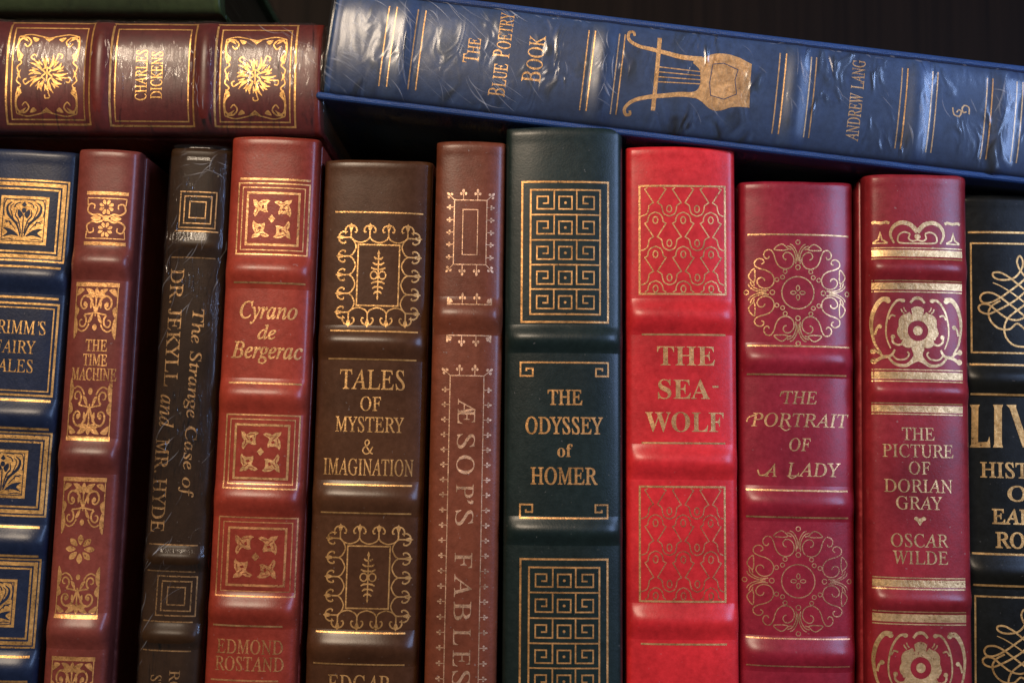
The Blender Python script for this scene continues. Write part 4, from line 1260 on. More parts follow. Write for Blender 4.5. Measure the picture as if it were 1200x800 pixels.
def scalloped(k, cy, sc, dx):
    A = Art(k, frame(k, (k.axis(cy) + dx, cy), (0, 0), 4.444 * sc))
    X, Y = 148, 195
    xs = [-148, -49, 49, 148]
    ys = [-195, -97, 0, 97, 195]
    for x in xs:
        anchor(A, x, -Y, -90)
        anchor(A, x, Y, 90)
    for y in ys:
        anchor(A, -X, y, 180)
        anchor(A, X, y, 0)
    for a_, b_ in zip(xs[:-1], xs[1:]):
        m_ = (a_ + b_) / 2
        for s in (1, -1):
            A.S([(a_, -s * (Y + 4)), (a_ + 14, -s * (Y - 14)), (m_, -s * (Y - 26)), (b_ - 14, -s * (Y - 14)), (b_, -s * (Y + 4))], 1.6, smooth=True)
    for a_, b_ in zip(ys[:-1], ys[1:]):
        m_ = (a_ + b_) / 2
        for s in (1, -1):
            A.S([(s * (X + 4), a_), (s * (X - 14), a_ + 14), (s * (X - 28), m_), (s * (X - 14), b_ - 14), (s * (X + 4), b_)], 1.6, smooth=True)
    A.S([(-108, -158), (108, -158), (108, 158), (-108, 158)], 1.7, closed=True)
    A.S([(0, -124), (0, 124)], 1.5)
    A.Fl([(0, -132), (8, -112), (0, -100), (-8, -112)])
    A.Fl([(0, 132), (6, 114), (0, 104), (-6, 114)])
    for y, w_ in ((-84, 20), (-56, 27), (-30, 34), (34, 32), (60, 25), (86, 18)):
        d_ = -8 if y < 0 else 8
        for s in (1, -1):
            A.S([(0, y), (s * w_ * 0.6, y + d_ * 0.2), (s * w_, y + d_)], 2.0, smooth=True, taper=(0.7, 1.2, 0.6))
            A.Fl(circle(s * w_, y + d_, 4, n=8))
    for s in (1, -1):
        A.S(circle(s * 22, 0, 18, 20, 18), 1.5, closed=True)
    A.build('gold_ornament', G)


scalloped(k, 322.5, 1.0, 3)
scalloped(k, 676, 0.975, 3)
rules(k, G, [(249, 393, 496), (388, 387, 490), (421, 385, 488), (568, 379, 483), (601, 376, 482), (741, 370, 475), (778, 367, 474)], 1.8)
A = Art(k)
A.text('TALES', (398, 456), (474, 456), 22, 'R', 0.35)
A.text('OF', (422, 481), (446, 481), 16, 'R', 0.2)
A.text('MYSTERY', (393, 506), (473, 506), 17, 'R', 0.3)
A.text('&', (425, 532), (437, 532), 17, 'R', 0.1)
A.text('IMAGINATION', (379, 556), (484, 557), 18, 'R', 0.3)
A.build('title_lettering', G)
A = Art(k)
A.text('EDGAR', (384, 811), (458, 812), 20, 'R', 0.3)
A.build('author_lettering', G)

# ================================================================== thin tan-brown book, lettering down a long frame
k = upright(513, 592, 168, 496, 583, 0.0030, -0.002, bands=[(370, 0.0022, 0.0068)])
LE = leather('tan_brown_leather', (0.165, 0.042, 0.019), 0.36, 0.55, 6.0, 0.7)
k.build('leather_book', LE, LE, PAGES)
finish(k, 'thin reddish brown leather book with pale letters running down a long gold frame', STAND)
G = gold('pale_gold_foil', (0.84, 0.62, 0.52), 0.42, 0.38, 7.0, 0.7)


def fleur(A, x, y, ang, s=1.0):
    T = lambda p: rot([(x + q[0] * s, y + q[1] * s) for q in p], x, y, ang)
    A.S(T([(2, 0), (30, 0)]), 0.9)
    A.Fl(T(circle(36, 0, 8, 5, 10)))
    A.Fl(T(circle(25, -9, 6, 5, 10)))
    A.Fl(T(circle(25, 9, 6, 5, 10)))


A = Art(k, frame(k, (550.5, 272), (167, 240), 3.33))
A.S([(105, 115), (232, 115), (232, 366), (105, 366)], 1.2, closed=True)
A.S([(139, 152), (197, 152), (197, 328), (139, 328)], 1.0, closed=True)
for x in (140, 196):
    fleur(A, x, 115, -90)
    fleur(A, x, 366, 90)
for y in (143, 192, 241, 288, 338):
    fleur(A, 105, y, 180, 0.7)
    fleur(A, 232, y, 0, 0.7)
for x, y, a in ((105, 115, -135), (232, 115, -45), (232, 366, 45), (105, 366, 135)):
    fleur(A, x, y, a, 0.95)
A.build('gold_ornament', G)
for yy, sg in ((356.5, -1), (393, 1)):
    A = Art(k, frame(k, (k.axis(yy) + 1.5, yy), (0, 0), 3.33))
    A.S([(-88, 0), (88, 0)], 1.5)
    for x in (-28, 28):
        fleur(A, x, 0, 90 * sg)
    for s in (1, -1):
        A.Fl([(s * 88, sg * 2), (s * 66, sg * 8), (s * 70, sg * 22), (s * 80, sg * 16), (s * 88, sg * 26)])
        fleur(A, s * 72, sg * 4, 60 * sg if s > 0 else (180 - 60 * sg), 0.6)
    A.build('gold_rule', G)
A = Art(k, frame(k, (k.axis(440) + 0.5, 440), (0, 0), 3.33))
A.S([(-66, 1250), (-66, 0), (66, 0), (66, 1250)], 1.1)
for x in (-30, 30):
    fleur(A, x, 0, -90)
fleur(A, -66, 0, -140)
fleur(A, 66, 0, -40)
for i in range(21):
    fleur(A, -66, 55 + 58 * i, 180, 0.75)
    fleur(A, 66, 55 + 58 * i, 0, 0.75)
A.build('gold_frame', G)
A = Art(k)
for ch, y0_, y1_ in (('\u00c6', 467, 496), ('S', 508, 525), ('O', 533, 555), ('P', 567, 583), ("'", 585, 590), ('S', 597, 615),
                     ('F', 647, 665), ('A', 672, 699), ('B', 704, 726), ('L', 736, 755), ('E', 761, 780), ('S', 785, 803)):
    xa = k.axis(y0_) - 9.5
    A.text(ch, (xa, y0_), (k.axis(y1_) - 9.5, y1_), 20, 'R', 0.15)
A.build('title_lettering', G)

# ================================================================== very dark green book with Greek key panels
k = upright(595, 728, 152, 587, 731, 0.0046, -0.004, bands=[(397, 0.0017, 0.0050), (622, 0.0017, 0.0050)])
LE = leather('dark_green_leather', (0.008, 0.017, 0.015), 0.38, 0.5, 7.0, 0.35)
k.build('leather_book', LE, LE, PAGES)
finish(k, 'very dark green leather book with gold Greek key panels', STAND)
G = gold('gold_foil_green', (0.80, 0.50, 0.23), 0.38, 0.22, 8.0)


def key_panel(k, pc, sc):
    f = frame(k, pc, (262, 398), 4.21 * sc)
    A = Art(k, f)
    A.S([(48, 52), (474, 52), (474, 742), (48, 742)], 2.2, closed=True)
    A.S([(90, 92), (434, 92), (434, 704), (90, 704)], 2.0, closed=True)
    tops = [92, 215, 340, 462, 582]
    for i, t in enumerate(tops):
        if i:
            A.S([(93, t), (431, t)], 1.7)
        A.S([(206, t), (206, t + 95), (122, t + 95), (122, t + 33), (176, t + 33), (176, t + 67), (150, t + 67)], 1.7)
        A.S([(318, t), (318, t + 95), (404, t + 95), (404, t + 33), (350, t + 33), (350, t + 67), (376, t + 67)], 1.7)
        A.S([(230, t + 33), (294, t + 33), (294, t + 95), (230, t + 95)], 1.7, closed=True)
        A.Fl(circle(262, t + 64, 7, n=8))
    A.build('gold_ornament', G)


key_panel(k, (662.5, 295), 1.0)
key_panel(k, (661, 738), 0.985)


def bracket(k, cy, sg, dx=0):
    A = Art(k, frame(k, (k.axis(cy) + dx, cy), (0, 0), 3.81))
    for s in (1, -1):
        A.S([(0, -30 * sg), (s * 196, -30 * sg), (s * 196, 30 * sg), (s * 141, 30 * sg), (s * 141, -3 * sg), (s * 170, -3 * sg), (s * 170, 8 * sg)], 1.9)
    A.build('gold_rule', G)


bracket(k, 432.5, 1, 1)
bracket(k, 599, -1, 1)
A = Art(k)
A.text('THE', (642, 474), (682, 474), 17, 'R', 0.75)
A.text('ODYSSEY', (616, 508), (706, 508), 19, 'R', 0.75)
A.text('of', (653, 535), (671, 535), 15, 'B', 0.0)
A.text('HOMER', (622, 567), (700, 567), 19, 'R', 0.75)
A.build('title_lettering', G)

# ================================================================== scarlet book with bell lattice
k = upright(733, 861, 174, 735, 865, 0.0026, 0.000, bands=[(371, 0.0020, 0.0065), (541, 0.0020, 0.0062), (728, 0.0020, 0.0062)])
LE = leather('scarlet_leather', (0.60, 0.022, 0.026), 0.36, 0.4, 8.0, 0.25)
k.build('leather_book', LE, LE, PAGES)
finish(k, 'bright scarlet leather book with gold panels of bell-shaped lattice', STAND)
G = gold('gold_foil_scarlet', (0.80, 0.52, 0.28), 0.38, 0.30, 9.0)
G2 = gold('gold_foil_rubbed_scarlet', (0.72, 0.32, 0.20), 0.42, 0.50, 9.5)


def bells(k, pc, sx, sy, GG, G_frame):
    f = frame(k, pc, (320, 405), sx, sy)
    A = Art(k, f)
    A.S([(52, 68), (588, 68), (588, 742), (52, 742)], 2.3, closed=True)
    A.build('gold_frame', G_frame)
    A = Art(k, f)
    x0, x1, y0, y1 = 60, 580, 78, 734

    def clip(pts, w):
        cur = []
        for p in pts:
            if x0 <= p[0] <= x1 and y0 <= p[1] <= y1:
                cur.append(p)
            else:
                if len(cur) > 1:
                    A.S(cur, w)
                cur = []
        if len(cur) > 1:
            A.S(cur, w)
    for row in range(-1, 3):
        dy = 214 * row
        for c in range(-1, 5):
            cx = 150 + 173.5 * c
            for s in (1, -1):
                p = catmull([(cx, 232), (cx - s * 30, 246), (cx - s * 44, 268), (cx - s * 47, 290)], 8)
                p += catmull([(cx - s * 47, 290), (cx - s * 54, 296), (cx - s * 66, 303)], 6)
                p += [(cx - s * (66 - 54 * t / 12.0), 303 + 84 * t / 12.0) for t in range(13)]
                p += catmull([(cx - s * 12, 387), (cx - s * 30, 398), (cx - s * 40, 408)], 6)
                p += catmull([(cx - s * 40, 408), (cx - s * 46, 440), (cx - s * 58, 460), (cx - s * 86.7, 472)], 8)
                clip([(x, y + dy) for x, y in p], 1.5)
            for ox, oy in ((0, 282), (86.7, 426)):
                if x0 + 15 < cx + ox < x1 - 15 and y0 + 20 < oy + dy < y1 - 20:
                    A.S(circle(cx + ox, oy + dy, 15, 21, 16), 1.5, closed=True)
    A.build('gold_ornament', GG)


bells(k, (800, 281), 5.33, 5.33, G, G)
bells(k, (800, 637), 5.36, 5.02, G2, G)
rules(k, G, [(392, 752, 850), (519, 752, 850), (754.5, 751, 852)], 2.1)
A = Art(k)
A.text('THE', (770, 428), (838, 428), 22.5, 'B')
A.text('SEA', (771, 467), (832, 467), 22.5, 'B')
A.text('-', (835, 463), (842, 463), 22.5, 'R')
A.text('WOLF', (756, 505), (848, 506), 23, 'B')
A.build('title_lettering', G)

# ================================================================== crimson book with round medallions
k = upright(867, 998, 215, 865, 1002, 0.0050, 0.004, bands=[422, 590, 766])
LE = leather('crimson_leather', (0.28, 0.014, 0.028), 0.36, 0.35, 9.0, 0.25)
k.build('leather_book', LE, LE, PAGES)
finish(k, 'crimson leather book with round gold scrollwork medallions', STAND)
G = gold('gold_foil_crimson', (0.84, 0.58, 0.34), 0.34, 0.32, 10.0)
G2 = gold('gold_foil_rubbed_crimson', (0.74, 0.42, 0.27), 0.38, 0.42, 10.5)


def medallion(k, pc, sc, GG, w=1.45):
    A = Art(k, frame(k, pc, (0, 0), sc))
    A.S(circle(0, 0, 98, n=48), w, closed=True)
    for i in range(4):
        q = lambda p: rot(p, 0, 0, 90 * i)
        A.S(q(circle(0, -28, 10, 16, 14)), w * 0.85, closed=True)
        A.S(q(circle(0, -308, 13, n=14)), w * 0.85, closed=True)
        A.S(q(circle(0, -155, 14, n=14)), w * 0.85, closed=True)
        for a_ in (-38, 0, 38):
            c_ = rot([(0, -146)], 0, 0, 45 + a_ * 0.35)[0]
            rr = 30 if a_ else 0
            cc = rot([(0, -(132 if a_ == 0 else 150))], 0, 0, 45 + a_ * 0.36)[0]
            A.S(q(circle(cc[0], cc[1], 12, 12, 12)), w * 0.8, closed=True)
        for s in (1, -1):
            m = (lambda p: q(p)) if s == 1 else (lambda p: q(mir(p, 0)))
            A.S(m([(70, -200), (84, -206), (90, -224), (78, -242), (56, -244), (34, -228), (24, -200), (32, -168), (56, -148), (88, -146), (116, -162), (134, -192),
                   (146, -232), (164, -258), (190, -258), (206, -236), (200, -212), (182, -206), (172, -220)]), w, smooth=True)
            A.S(m([(14, -176), (12, -214), (22, -250), (42, -276), (66, -284)]), w, smooth=True)
            A.S(m([(6, -190), (4, -230), (14, -262), (32, -288), (50, -296)]), w * 0.9, smooth=True)
            A.S(m([(62, -266), (92, -294), (122, -286), (144, -262), (108, -258), (84, -258)]), w, smooth=True, closed=True)
            A.S(m([(40, -262), (64, -268)]), w)
    A.build('gold_ornament', GG)


medallion(k, (935, 343), 5.2, G)
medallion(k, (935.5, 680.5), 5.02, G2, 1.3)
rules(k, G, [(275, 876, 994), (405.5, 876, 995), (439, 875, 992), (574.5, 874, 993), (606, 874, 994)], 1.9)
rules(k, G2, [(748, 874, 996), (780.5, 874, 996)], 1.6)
A = Art(k)
A.text('THE', (917, 473), (957, 473), 14.5, 'R', 0.25, slant=0.10)
A.S([k.P(914, 464), k.P(916, 459), k.P(921, 458.5)], 1.3)
A.text('PORTRAIT', (880, 500), (994, 500), 16, 'R', 0.25, slant=0.08)
A.S([k.P(884, 486), k.P(877, 489), k.P(875, 494)], 1.4, smooth=True)
A.S([k.P(914, 499), k.P(920, 504), k.P(926, 502)], 1.4, smooth=True)
A.text('OF', (925, 528), (950, 528), 14.5, 'R', 0.25, slant=0.10)
A.text('A', (896, 558), (910, 558), 15, 'R', 0.25, slant=0.06)
A.S([k.P(903, 550), k.P(896, 556), k.P(890, 556), k.P(888, 550)], 1.7, smooth=True)
A.text('LADY', (922, 558), (985, 558), 15.5, 'R', 0.25, slant=0.10)
A.S([k.P(923, 557), k.P(928, 560), k.P(934, 557)], 1.4, smooth=True)
A.build('title_lettering', G)

# ================================================================== maroon book with flower panels and thick bars
k = upright(1013, 1131, 207, 1017, 1139, 0.0034, -0.003, bands=[(315, 0.0020, 0.0052), (459, 0.0018, 0.0045), (703, 0.0020, 0.0050)], r=0.0042)
LE = leather('deep_maroon_leather', (0.25, 0.016, 0.022), 0.37, 0.5, 10.0, 0.5)
k.build('leather_book', LE, LE, PAGES)
finish(k, 'maroon leather book with gold flower panels between thick gold bars', STAND)
G = gold('pale_gold_foil_maroon', (0.84, 0.64, 0.38), 0.36, 0.26, 11.0)


def bar(k, yc, hpx, xl, xr):
    A = Art(k)
    h = hpx / 2
    rule(A, yc, xl, xr, hpx * 0.56)
    rule(A, yc - h + 0.7, xl, xr, 1.3)
    rule(A, yc + h - 0.7, xl, xr, 1.3)
    A.build('gold_bar', G)


for yc, hp, xl, xr in ((297, 14, 1021, 1127), (335.5, 14.5, 1021, 1127), (440, 15, 1021, 1128), (479, 14, 1021, 1128), (683.5, 14.5, 1022, 1131), (724, 16, 1022, 1132)):
    bar(k, yc, hp, xl, xr)
A = Art(k, frame(k, (1075, 275), (255, 95), 3.808))
for s in (1, -1):
    m = (lambda p: p) if s == 1 else (lambda p: mir(p, 255))
    A.S(m([(255, 84), (225, 52), (185, 42), (150, 60), (136, 95), (152, 134)]), 4.6, smooth=True, taper=(1.2, 1.0, 0.45))
    A.S(m([(222, 92), (200, 84), (178, 92), (168, 112), (178, 132), (255, 134)]), 1.9, smooth=True)
    A.S(m([(222, 92), (216, 112), (232, 124), (255, 118)]), 1.9, smooth=True)
    A.S(m([(58, 44), (70, 40), (94, 45), (118, 40), (132, 45)]), 3.2)
    A.S(m([(62, 133), (84, 118), (92, 88), (100, 118), (124, 133)]), 2.0, smooth=False)
    A.S(m([(62, 134), (124, 134)]), 1.4)
A.Fl(circle(255, 104, 14, 12))
A.build('gold_ornament', G)


def flower_panel(k, pc, sc, sy, G):
    A = Art(k, frame(k, pc, (248, 520), sc, sy))
    lobes = []
    import_angles = [(-90, 96, 40), (-38, 84, 38), (5, 80, 36), (45, 84, 34), (135, 84, 34), (175, 80, 36), (218, 84, 38)]
    out = []
    for a_, d_, r_ in sorted(import_angles, key=lambda t: t[0]):
        cx_, cy_ = 252 + d_ * 0.72 * cos(radians(a_)), 520 + d_ * 0.72 * sin(radians(a_))
        for j in range(-4, 5):
            b_ = radians(a_ + j * 23)
            out.append((cx_ + r_ * cos(b_), cy_ + r_ * sin(b_)))
    ring = circle(252, 520, 46, n=26)
    # order the outline by angle so that the lobes read as scallops
    best = {}
    for x, y in out:
        an = math.atan2(y - 520, x - 252)
        rr = sqrt((x - 252) ** 2 + (y - 520) ** 2)
        key = int(an / (2 * pi) * 60)
        if key not in best or best[key][1] < rr:
            best[key] = (an, rr)
    outl = [(252 + rr * cos(an), 520 + rr * sin(an)) for an, rr in sorted(best.values())]
    A.Fl(outl, holes=[ring])
    A.Fl(circle(252, 520, 21, n=18))
    for s in (1, -1):
        m = (lambda p: p) if s == 1 else (lambda p: mir(p, 252))
        A.S(m([(128, 384), (96, 382), (68, 418), (54, 470), (54, 520), (66, 580), (92, 622)]), 4.2, smooth=True, taper=(1.5, 0.9, 0.45))
        A.Fl(m(circle(122, 388, 12, 10, 12)))
        A.S(m([(190, 384), (160, 388), (130, 430), (114, 490), (114, 550), (132, 600)]), 2.2, smooth=True, taper=(1.4, 1.0, 0.7))
        A.Fl(m(circle(186, 386, 11, 9, 12)))
        A.S(m([(154, 456), (136, 452), (124, 470)]), 2.0, smooth=True)
        A.S(m([(140, 548), (142, 572), (164, 584), (190, 576)]), 2.4, smooth=True)
        A.Fl(m(circle(142, 548, 10, n=10)))
        A.S(m([(178, 424), (182, 434), (192, 444)]), 1.6)
        A.S(m([(190, 416), (194, 428), (202, 436)]), 1.4)
        A.S(m([(88, 500), (74, 512), (66, 540)]), 2.6, smooth=True)
        A.Fl(m(circle(86, 502, 10, n=10)))
        A.S(m([(62, 660), (96, 640), (132, 632), (150, 605)]), 3.2, smooth=True, taper=(1.2, 1.1, 0.7))
        A.S(m([(60, 612), (82, 620), (106, 642)]), 2.6, smooth=True)
        A.Fl(m(circle(62, 656, 13, n=12)))
        A.Fl(m(circle(60, 612, 12, n=12)))
        A.S(m([(120, 636), (150, 668), (200, 674), (236, 640), (246, 606)]), 3.2, smooth=True, taper=(0.7, 1.2, 1.5))
        A.S(m([(140, 630), (160, 648), (196, 646), (212, 626), (204, 614)]), 1.9, smooth=True)
    A.Fl([(252, 584), (280, 596), (272, 630), (290, 672), (252, 656), (214, 672), (232, 630), (224, 596)], smooth=True)
    A.S([(220, 396), (236, 378), (252, 374), (268, 378), (284, 396)], 3.0, smooth=True, taper=(0.9, 1.3, 0.9))
    A.build('gold_ornament', G)


flower_panel(k, (1074.5, 387.5), 3.808, 3.808, G)
flower_panel(k, (1078, 782), 3.75, 3.55, G)
A = Art(k)
A.text('THE', (1057, 515), (1095, 516), 14.5, 'R', 0.15)
A.text('PICTURE', (1034, 535), (1117, 536), 15.5, 'R', 0.15)
A.text('OF', (1065, 555), (1090, 556), 14.5, 'R', 0.15)
A.text('DORIAN', (1036, 576), (1116, 577), 15.5, 'R', 0.15)
A.text('GRAY', (1050, 596), (1104, 597), 15, 'R', 0.15)
A.f = frame(k, (1078, 610), (247, 474), 3.64)
A.Fl([(247, 494), (236, 478), (222, 466), (230, 456), (247, 464), (264, 456), (274, 466), (258, 478)], smooth=True)
A.f = None
A.build('title_lettering', G)
A = Art(k)
A.text('OSCAR', (1044, 640), (1112, 641), 15.5, 'R', 0.15)
A.text('WILDE', (1046, 660), (1111, 661), 15.5, 'R', 0.15)
A.build('author_lettering', G)

# ================================================================== black book with looping knot
k = upright(1122, 1280, 231, 1128, 1288, 0.0045, 0.006, bands=[(446, 0.0020, 0.0060), (671, 0.0020, 0.0060)])
LE = leather('plain_black_leather', (0.008, 0.008, 0.006), 0.34, 0.35, 11.0, 0.2, spec=0.14, coat=0.2)
k.build('leather_book', LE, LE, PAGES)
finish(k, 'black leather book with a looping gold knot in a single frame', STAND)
G = gold('gold_foil_plain_black', (0.84, 0.56, 0.24), 0.36, 0.22, 12.0)


def knot_panel(k, yt, yb, xl):
    cx = k.axis((yt + yb) / 2)
    A = Art(k)
    rect(A, xl, 2 * cx - xl, yt, yb, 2.0)
    A.build('gold_frame', G)
    A = Art(k, frame(k, (cx, (yt + yb) / 2), (250, 422), 3.333))
    w = 2.2
    for s in (1, -1):
        m = (lambda p: p) if s == 1 else (lambda p: mir(p, 250))
        A.S(m([(250, 340), (236, 322), (222, 300), (216, 275), (226, 256), (238, 272), (236, 300), (214, 334), (186, 348), (150, 350), (126, 340), (124, 324), (150, 322),
               (182, 338), (216, 364), (250, 392)]), w, smooth=True)
        A.S(m([(122, 362), (150, 374), (184, 394), (216, 416), (250, 442)]), w * 0.9, smooth=True, taper=(0.5, 1.0))
        A.S(m([(250, 392), (214, 424), (178, 448), (138, 470), (104, 484), (76, 476), (68, 458), (82, 446), (108, 450), (140, 476), (176, 500), (214, 506), (250, 492)]), w, smooth=True)
        A.S(m([(250, 342), (220, 368), (186, 394), (150, 420), (112, 440), (84, 440), (74, 422), (86, 404), (116, 402), (146, 416), (184, 444), (216, 468), (250, 496)]), w, smooth=True)
        A.S(m([(250, 442), (212, 470), (178, 500), (164, 536), (170, 574), (200, 604), (250, 610)]), w, smooth=True)
        A.S(m([(150, 432), (118, 452), (104, 480), (114, 514), (144, 540), (184, 542), (214, 520), (250, 548)]), w, smooth=True)
    A.build('gold_ornament', G)


knot_panel(k, 286, 414, 1138)
knot_panel(k, 700, 828, 1143)
rules(k, G, [(273, 1134, 1268), (428, 1136, 1268), (463, 1137, 1270), (650, 1139, 1272), (687, 1140, 1273)], 2.4)
A = Art(k)
A.f = k.P
A.Fl([(1136, 474), (1148, 474), (1146.5, 478), (1146, 518), (1157, 517.5), (1159.5, 511), (1160.5, 524), (1136, 524), (1138, 520), (1138.5, 478)])
A.Fl([(1163.5, 474), (1175.5, 474), (1174, 478), (1174, 520), (1175.5, 524), (1163.5, 524), (1165, 520), (1165, 478)])
A.Fl([(1179, 474), (1191, 474), (1190.5, 477), (1200.5, 507), (1210, 477), (1209, 474), (1217, 474), (1202, 524), (1198.5, 524), (1183, 478)])
A.Fl([(1222, 474), (1234, 474), (1240, 494), (1247, 474), (1255, 474), (1243, 502), (1243, 524), (1232, 524), (1234.5, 502)])
A.f = None
A.text('HISTORY', (1149, 560), (1254, 560), 18, 'R', 0.9)
A.text('OF', (1181, 587), (1222, 587), 17, 'R', 1.2)
A.text('EARLY', (1163, 614), (1240, 614), 17, 'R', 1.2)
A.text('ROME', (1167, 642), (1238, 642), 18, 'R', 1.2)
A.build('title_lettering', G)


# ================================================================== books lying across the top
def lying(tail_mid, head_mid, thick_px, length, sag, y0, depth=0.155, r=0.003):
    """A book on its side: tail_mid, head_mid are photo pixels on the middle line of its spine, tail first."""
    def ray(x, y):
        d = CAM_ROT @ Vector(((x - 600) / F_PX, (400 - y) / F_PX, -1.0))
        return CAM_POS + d * ((y0 - CAM_POS.y) / d.y)
    t, h = ray(*tail_mid), ray(*head_mid)
    ang = math.atan2(h.x - t.x, h.z - t.z)
    k = Book(thick_px * MPX, length or (h - t).length, sag, r, depth)
    k.place((t.x, y0, t.z), ang)
    return k


# ------------------------------------------------------------------ shrink-wrapped maroon book lying flat
k = lying((376, 88.5), (100, 86), 138, 0.243, 0.0075, -0.001)
v = lambda x: k.P(x, 90)[1]
k.bands = [(v(116), 0.0018, 0.0055), (v(240), 0.0018, 0.0055), (v(-10), 0.0018, 0.0055)]
LE = leather('wrapped_maroon_leather', (0.105, 0.013, 0.010), 0.40, 0.3, 12.0, 0.1)
k.build('leather_book', LE, LE, PAGES)
finish(k, 'shrink-wrapped maroon book lying flat, with sunburst ornaments in double gold frames', FLAT)
G = gold('gold_foil_wrapped_maroon', (0.85, 0.56, 0.22), 0.36, 0.24, 13.0)


def lying_rect(A, k, xl, xr, yt, yb, w):
    """Rectangle given in the photo for a book on its side."""
    xm, ym = (xl + xr) / 2, (yt + yb) / 2
    v0, v1 = k.P(xr, ym)[1], k.P(xl, ym)[1]
    u0, u1 = k.P(xm, yb)[0], k.P(xm, yt)[0]
    A.S([(u0, v0), (u1, v0), (u1, v1), (u0, v1)], w, closed=True)


for xl, xr, yt, yb in ((8, 105, 27.5, 146), (129, 227, 29, 148), (252, 346, 30, 149)):
    A = Art(k)
    lying_rect(A, k, xl, xr, yt, yb, 2.2)
    lying_rect(A, k, xl + 6, xr - 6, yt + 6, yb - 5.5, 1.6)
    A.build('gold_frame', G)


def sunburst(k, cx, cy):
    u0, v0 = k.P(cx, cy)
    A = Art(k, lambda x, y: (u0 - y * MPX, v0 - x * MPX))    # drawn in photo pixels: x right, y down
    for s in (1, -1):
        for t in (1, -1):
            q = lambda p: [(s * x, t * y) for x, y in p]
            A.S(q([(30, 22), (36, 30), (35, 42), (27, 46), (21, 40), (25, 34), (29, 38)]), 2.0, smooth=True, taper=(1.2, 1, 0.6))
            A.S(q([(36, 47), (24, 50), (12, 48), (0, 45)]), 1.5, smooth=True)
            A.S(q([(36, 47), (37, 34), (35, 20), (31, 14), (36, 8), (33, 0)]), 1.5, smooth=True)
            A.Fl(q([(36, 48), (29, 47), (24, 40), (32, 44)]))
            A.Fl(q([(20, 46), (16, 40), (12, 44)]), smooth=True)
            A.Fl(q([(35, 16), (30, 20), (33, 26)]), smooth=True)
        A.Fl([(s * 36, 0), (s * 31, -6), (s * 33, 0), (s * 31, 6)])
        A.Fl([(-7, s * 46), (0, s * 40), (7, s * 46), (0, s * 44)])
    for i in range(10):
        a_ = 36 * i
        L_ = 25 if i % 2 == 0 else 22
        A.S(rot([(7, 0), (12, 1.5), (17, 1.5), (L_, -1)], 0, 0, a_), 4.4, smooth=True, taper=(0.25, 1.0, 0.12))
        A.S(rot([(12, 2), (17, 4.5), (22, 4.0)], 0, 0, a_), 2.6, smooth=True, taper=(0.3, 1.0, 0.15))
        A.S(rot([(12, -2), (16, -4.0), (20, -4.4)], 0, 0, a_), 2.4, smooth=True, taper=(0.3, 1.0, 0.15))
    for i in range(5):
        A.S(rot([(22, -2), (28, -4), (29, 1), (25, 2)], 0, 0, 72 * i + 18), 1.5, smooth=True)
    for s in (1, -1):
        A.S([(s * 1, -8), (s * 5, -5), (s * 2, -1), (s * 6, 3), (s * 2, 7)], 1.7, smooth=True)
    A.S([(0, -9), (0, 9)], 1.5)
    A.build('gold_ornament', G)


sunburst(k, 55, 87)
sunburst(k, 299, 90)
A = Art(k)
A.text('CHARLES', (172.5, 118), (172.5, 59), 13, 'R', 0.15)
A.text('DICKENS', (190.5, 116), (190.5, 61), 13, 'R', 0.15)
A.build('author_lettering', G)
k.wrap(film('shrink_film_maroon', (90.0, 60.0, 420.0), 1.0, 0.010, 0.12, 5.0, gloss=0.24, crease=0.8, cover=(0.30, 0.55)), off=0.0005, amp=0.00025, streak=(70, 420), seed=8.0, step=0.0009, crease_mat=CREASE, end_amp=0.0,
       creases=[(46, 0.002, 0.0135, k.h - 0.115, k.h - 0.005, 4, 9, 0.003, 0.009, 0.00022), (16, -0.019, -0.0165, k.h - 0.115, k.h, 80, 30, 0.002, 0.005, 0.00020),
                (14, 0.002, 0.018, 0.004, 0.028, 50, 14, 0.005, 0.014, 0.00024), (16, -0.012, 0.010, k.bands[1][0] - 0.006, k.bands[1][0] + 0.006, 0, 10, 0.003, 0.006, 0.0002)])

# ------------------------------------------------------------------ dark green wrapped book on top of it
k = lying((258, -44), (-60, -46), 122, 0.238, 0.006, 0.012)
LE = leather('wrapped_green_leather', (0.030, 0.044, 0.013), 0.40, 0.3, 13.0, 0.1)
k.build('leather_book', LE, LE, gilt_edges('shaded_page_edges', 0.12))  # shadow on the gilt page edges is put into this darker colour
finish(k, 'dark green shrink-wrapped book lying on the flat maroon book, mostly out of view', FLAT)
k.wrap(film('shrink_film_green', (110.0, 60.0, 420.0), 1.0, 0.006, 0.14, 9.0), off=0.0005, amp=0.0004, streak=(70, 420), seed=2.0, caps=False)

# ------------------------------------------------------------------ shrink-wrapped blue book, tilted across the dark green and maroon ones
k = lying((1253, 150), (386, 45.5), 128, None, 0.0034, -0.004, r=0.0026)
vx = lambda x: k.P(x, 45.5 + (x - 386) * 0.1205)[1]
k.bands = [(vx(x), 0.0009, 0.0050) for x in (471, 706, 932, 1075, 1175)]
LE = leather('blue_spine_leather', (0.032, 0.068, 0.165), 0.40, 0.25, 14.0, 0.05)
CL = cloth('bright_blue_cloth', (0.012, 0.046, 0.16), 2.0)
k.build('cloth_book', LE, CL, PAGES, boards=False)
for nm, s in (('front_cover', 1), ('back_cover', -1)):
    x0, x1 = sorted((s * (k.a - 0.0003), s * (k.a + 0.0023)))
    box_obj(nm, (x0, 0.0018, -0.0025), (x1, k.D + 0.004, k.h + 0.0025), CL, k.root, 0.0012, 3)
finish(k, 'shrink-wrapped blue book with a gold lyre, lying tilted across the books', FLAT)
G = gold('gold_foil_blue', (0.80, 0.58, 0.34), 0.40, 0.12, 15.0)
ymid = lambda x: 45.5 + (x - 386) * 0.1205
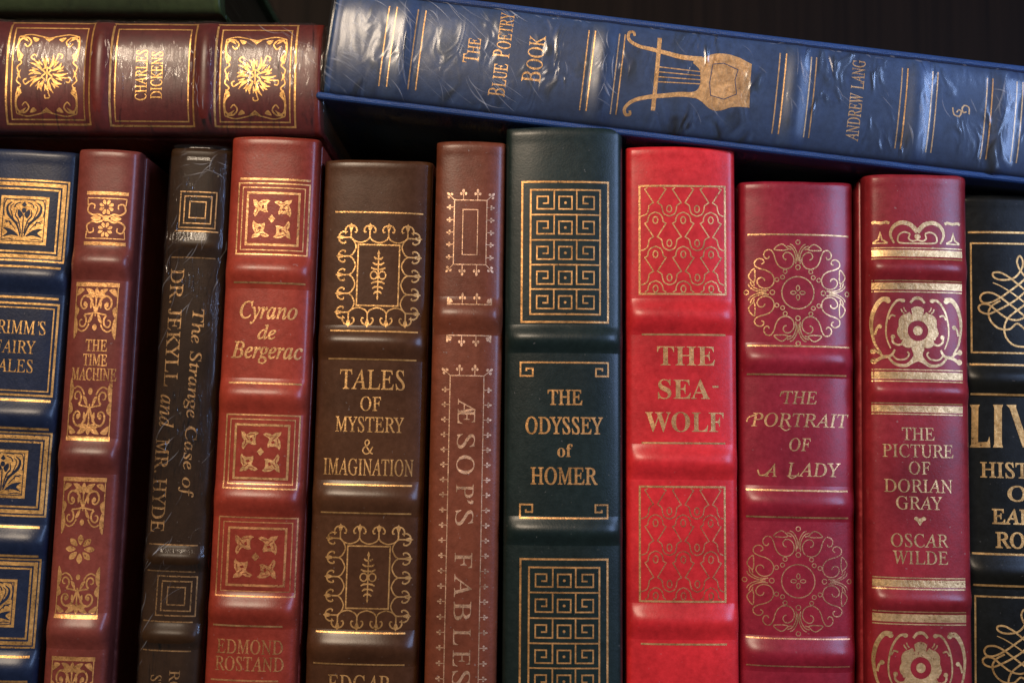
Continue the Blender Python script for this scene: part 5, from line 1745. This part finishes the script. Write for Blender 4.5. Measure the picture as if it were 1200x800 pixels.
for xs in ((450, 459), (484, 493), (685, 692.5), (721, 727.5), (910, 917.5), (947, 953), (1054, 1060.5), (1090, 1096), (1154, 1160.5), (1189, 1196)):
    A = Art(k)
    for x in xs:
        u, v_ = k.P(x, ymid(x))
        A.S([(-0.0148, v_), (0.0148, v_)], 1.5)
    A.build('gold_rule', G)
A = Art(k)
A.text('The', (560.5, 75), (563.5, 46), 18, 'R', 0.35, small=0.78)
A.text('Blue Poetry', (591, 114), (603, 16.5), 19, 'R', 0.3, small=0.82)
A.text('Book', (633, 98), (639.5, 43), 22, 'R', 0.3, small=0.82)
A.build('title_lettering', G)
A = Art(k)
A.text('ANDREW LANG', (1004.5, 166), (1014.5, 72), 14.5, 'R', 0.25)
A.build('author_lettering', G)
A = Art(k, lambda x, y: k.P(760 + x / 2.727, y / 2.727))
body = catmull([(150, 186), (176, 184), (205, 174), (232, 172), (262, 176), (292, 186)], 5) + [(330, 206), (326, 250), (322, 345)] + \
    catmull([(290, 342), (262, 344), (238, 352), (214, 355), (192, 346), (170, 326), (150, 314), (120, 304)], 5) + \
    catmull([(120, 296), (150, 292), (164, 272), (166, 246), (162, 222), (142, 202)], 5)
A.Fl(body)
A.S([(205, 206), (240, 203), (286, 224), (276, 256), (281, 302), (240, 318), (198, 306), (195, 266)], 0.9, closed=True, mat=1, lift=18)
A.S([(172, 190), (110, 184), (55, 170), (8, 158), (-32, 148), (-62, 128), (-62, 106), (-48, 104), (-44, 116)], 4.2, smooth=True, taper=(1.5, 1.0, 0.7))
A.S([(160, 308), (110, 302), (50, 306), (-10, 312), (-52, 324), (-76, 346), (-74, 366), (-60, 366), (-60, 354)], 4.2, smooth=True, taper=(1.5, 1.0, 0.7))
A.S([(36, 122), (14, 354)], 5.0)
for y0_, y1_ in ((214, 230), (230, 243), (246, 256), (262, 269)):
    A.S([(30, y0_), (166, y1_)], 1.3)
A.build('lyre_ornament', None, mats=[G, LE])
A = Art(k, lambda x, y: k.P(760 + x / 2.727, y / 2.727))
A.S([(972, 344), (976, 366), (992, 372), (1000, 360), (992, 352), (984, 360)], 1.6, smooth=True)
A.S([(1024, 366), (1024, 346), (1012, 338), (1002, 346), (1006, 360), (1016, 358)], 1.6, smooth=True)
A.S([(1008, 336), (992, 376)], 1.2)
A.build('gold_emblem', G)
k.wrap(film('shrink_film_blue', (75.0, 40.0, 150.0), 1.0, 0.012, 0.19, 11.0, gloss=0.6, crease=0.8, cover=(0.42, 0.64), dist=0.0011), off=0.0006, du=0.0030, amp=0.00025, streak=(60, 260), seed=12.0, end_amp=3.0, crease_mat=CREASE,
       creases=[(80, -k.a, k.a, k.h - 0.066, k.h, 52, 9, 0.006, 0.020, 0.00019), (30, -k.a, k.a, k.h - 0.012, k.h, 60, 25, 0.005, 0.016, 0.00034),
                (22, -0.012, 0.014, k.h - 0.255, k.h - 0.06, 40, 18, 0.004, 0.014, 0.0002), (30, k.a * 0.9, k.a, k.h - 0.25, k.h - 0.06, 80, 12, 0.001, 0.004, 0.0002)]
       + [(9, -0.010, 0.012, vc - 0.004, vc + 0.002, 15, 14, 0.005, 0.014, 0.00034) for vc, _a, _b in k.bands])
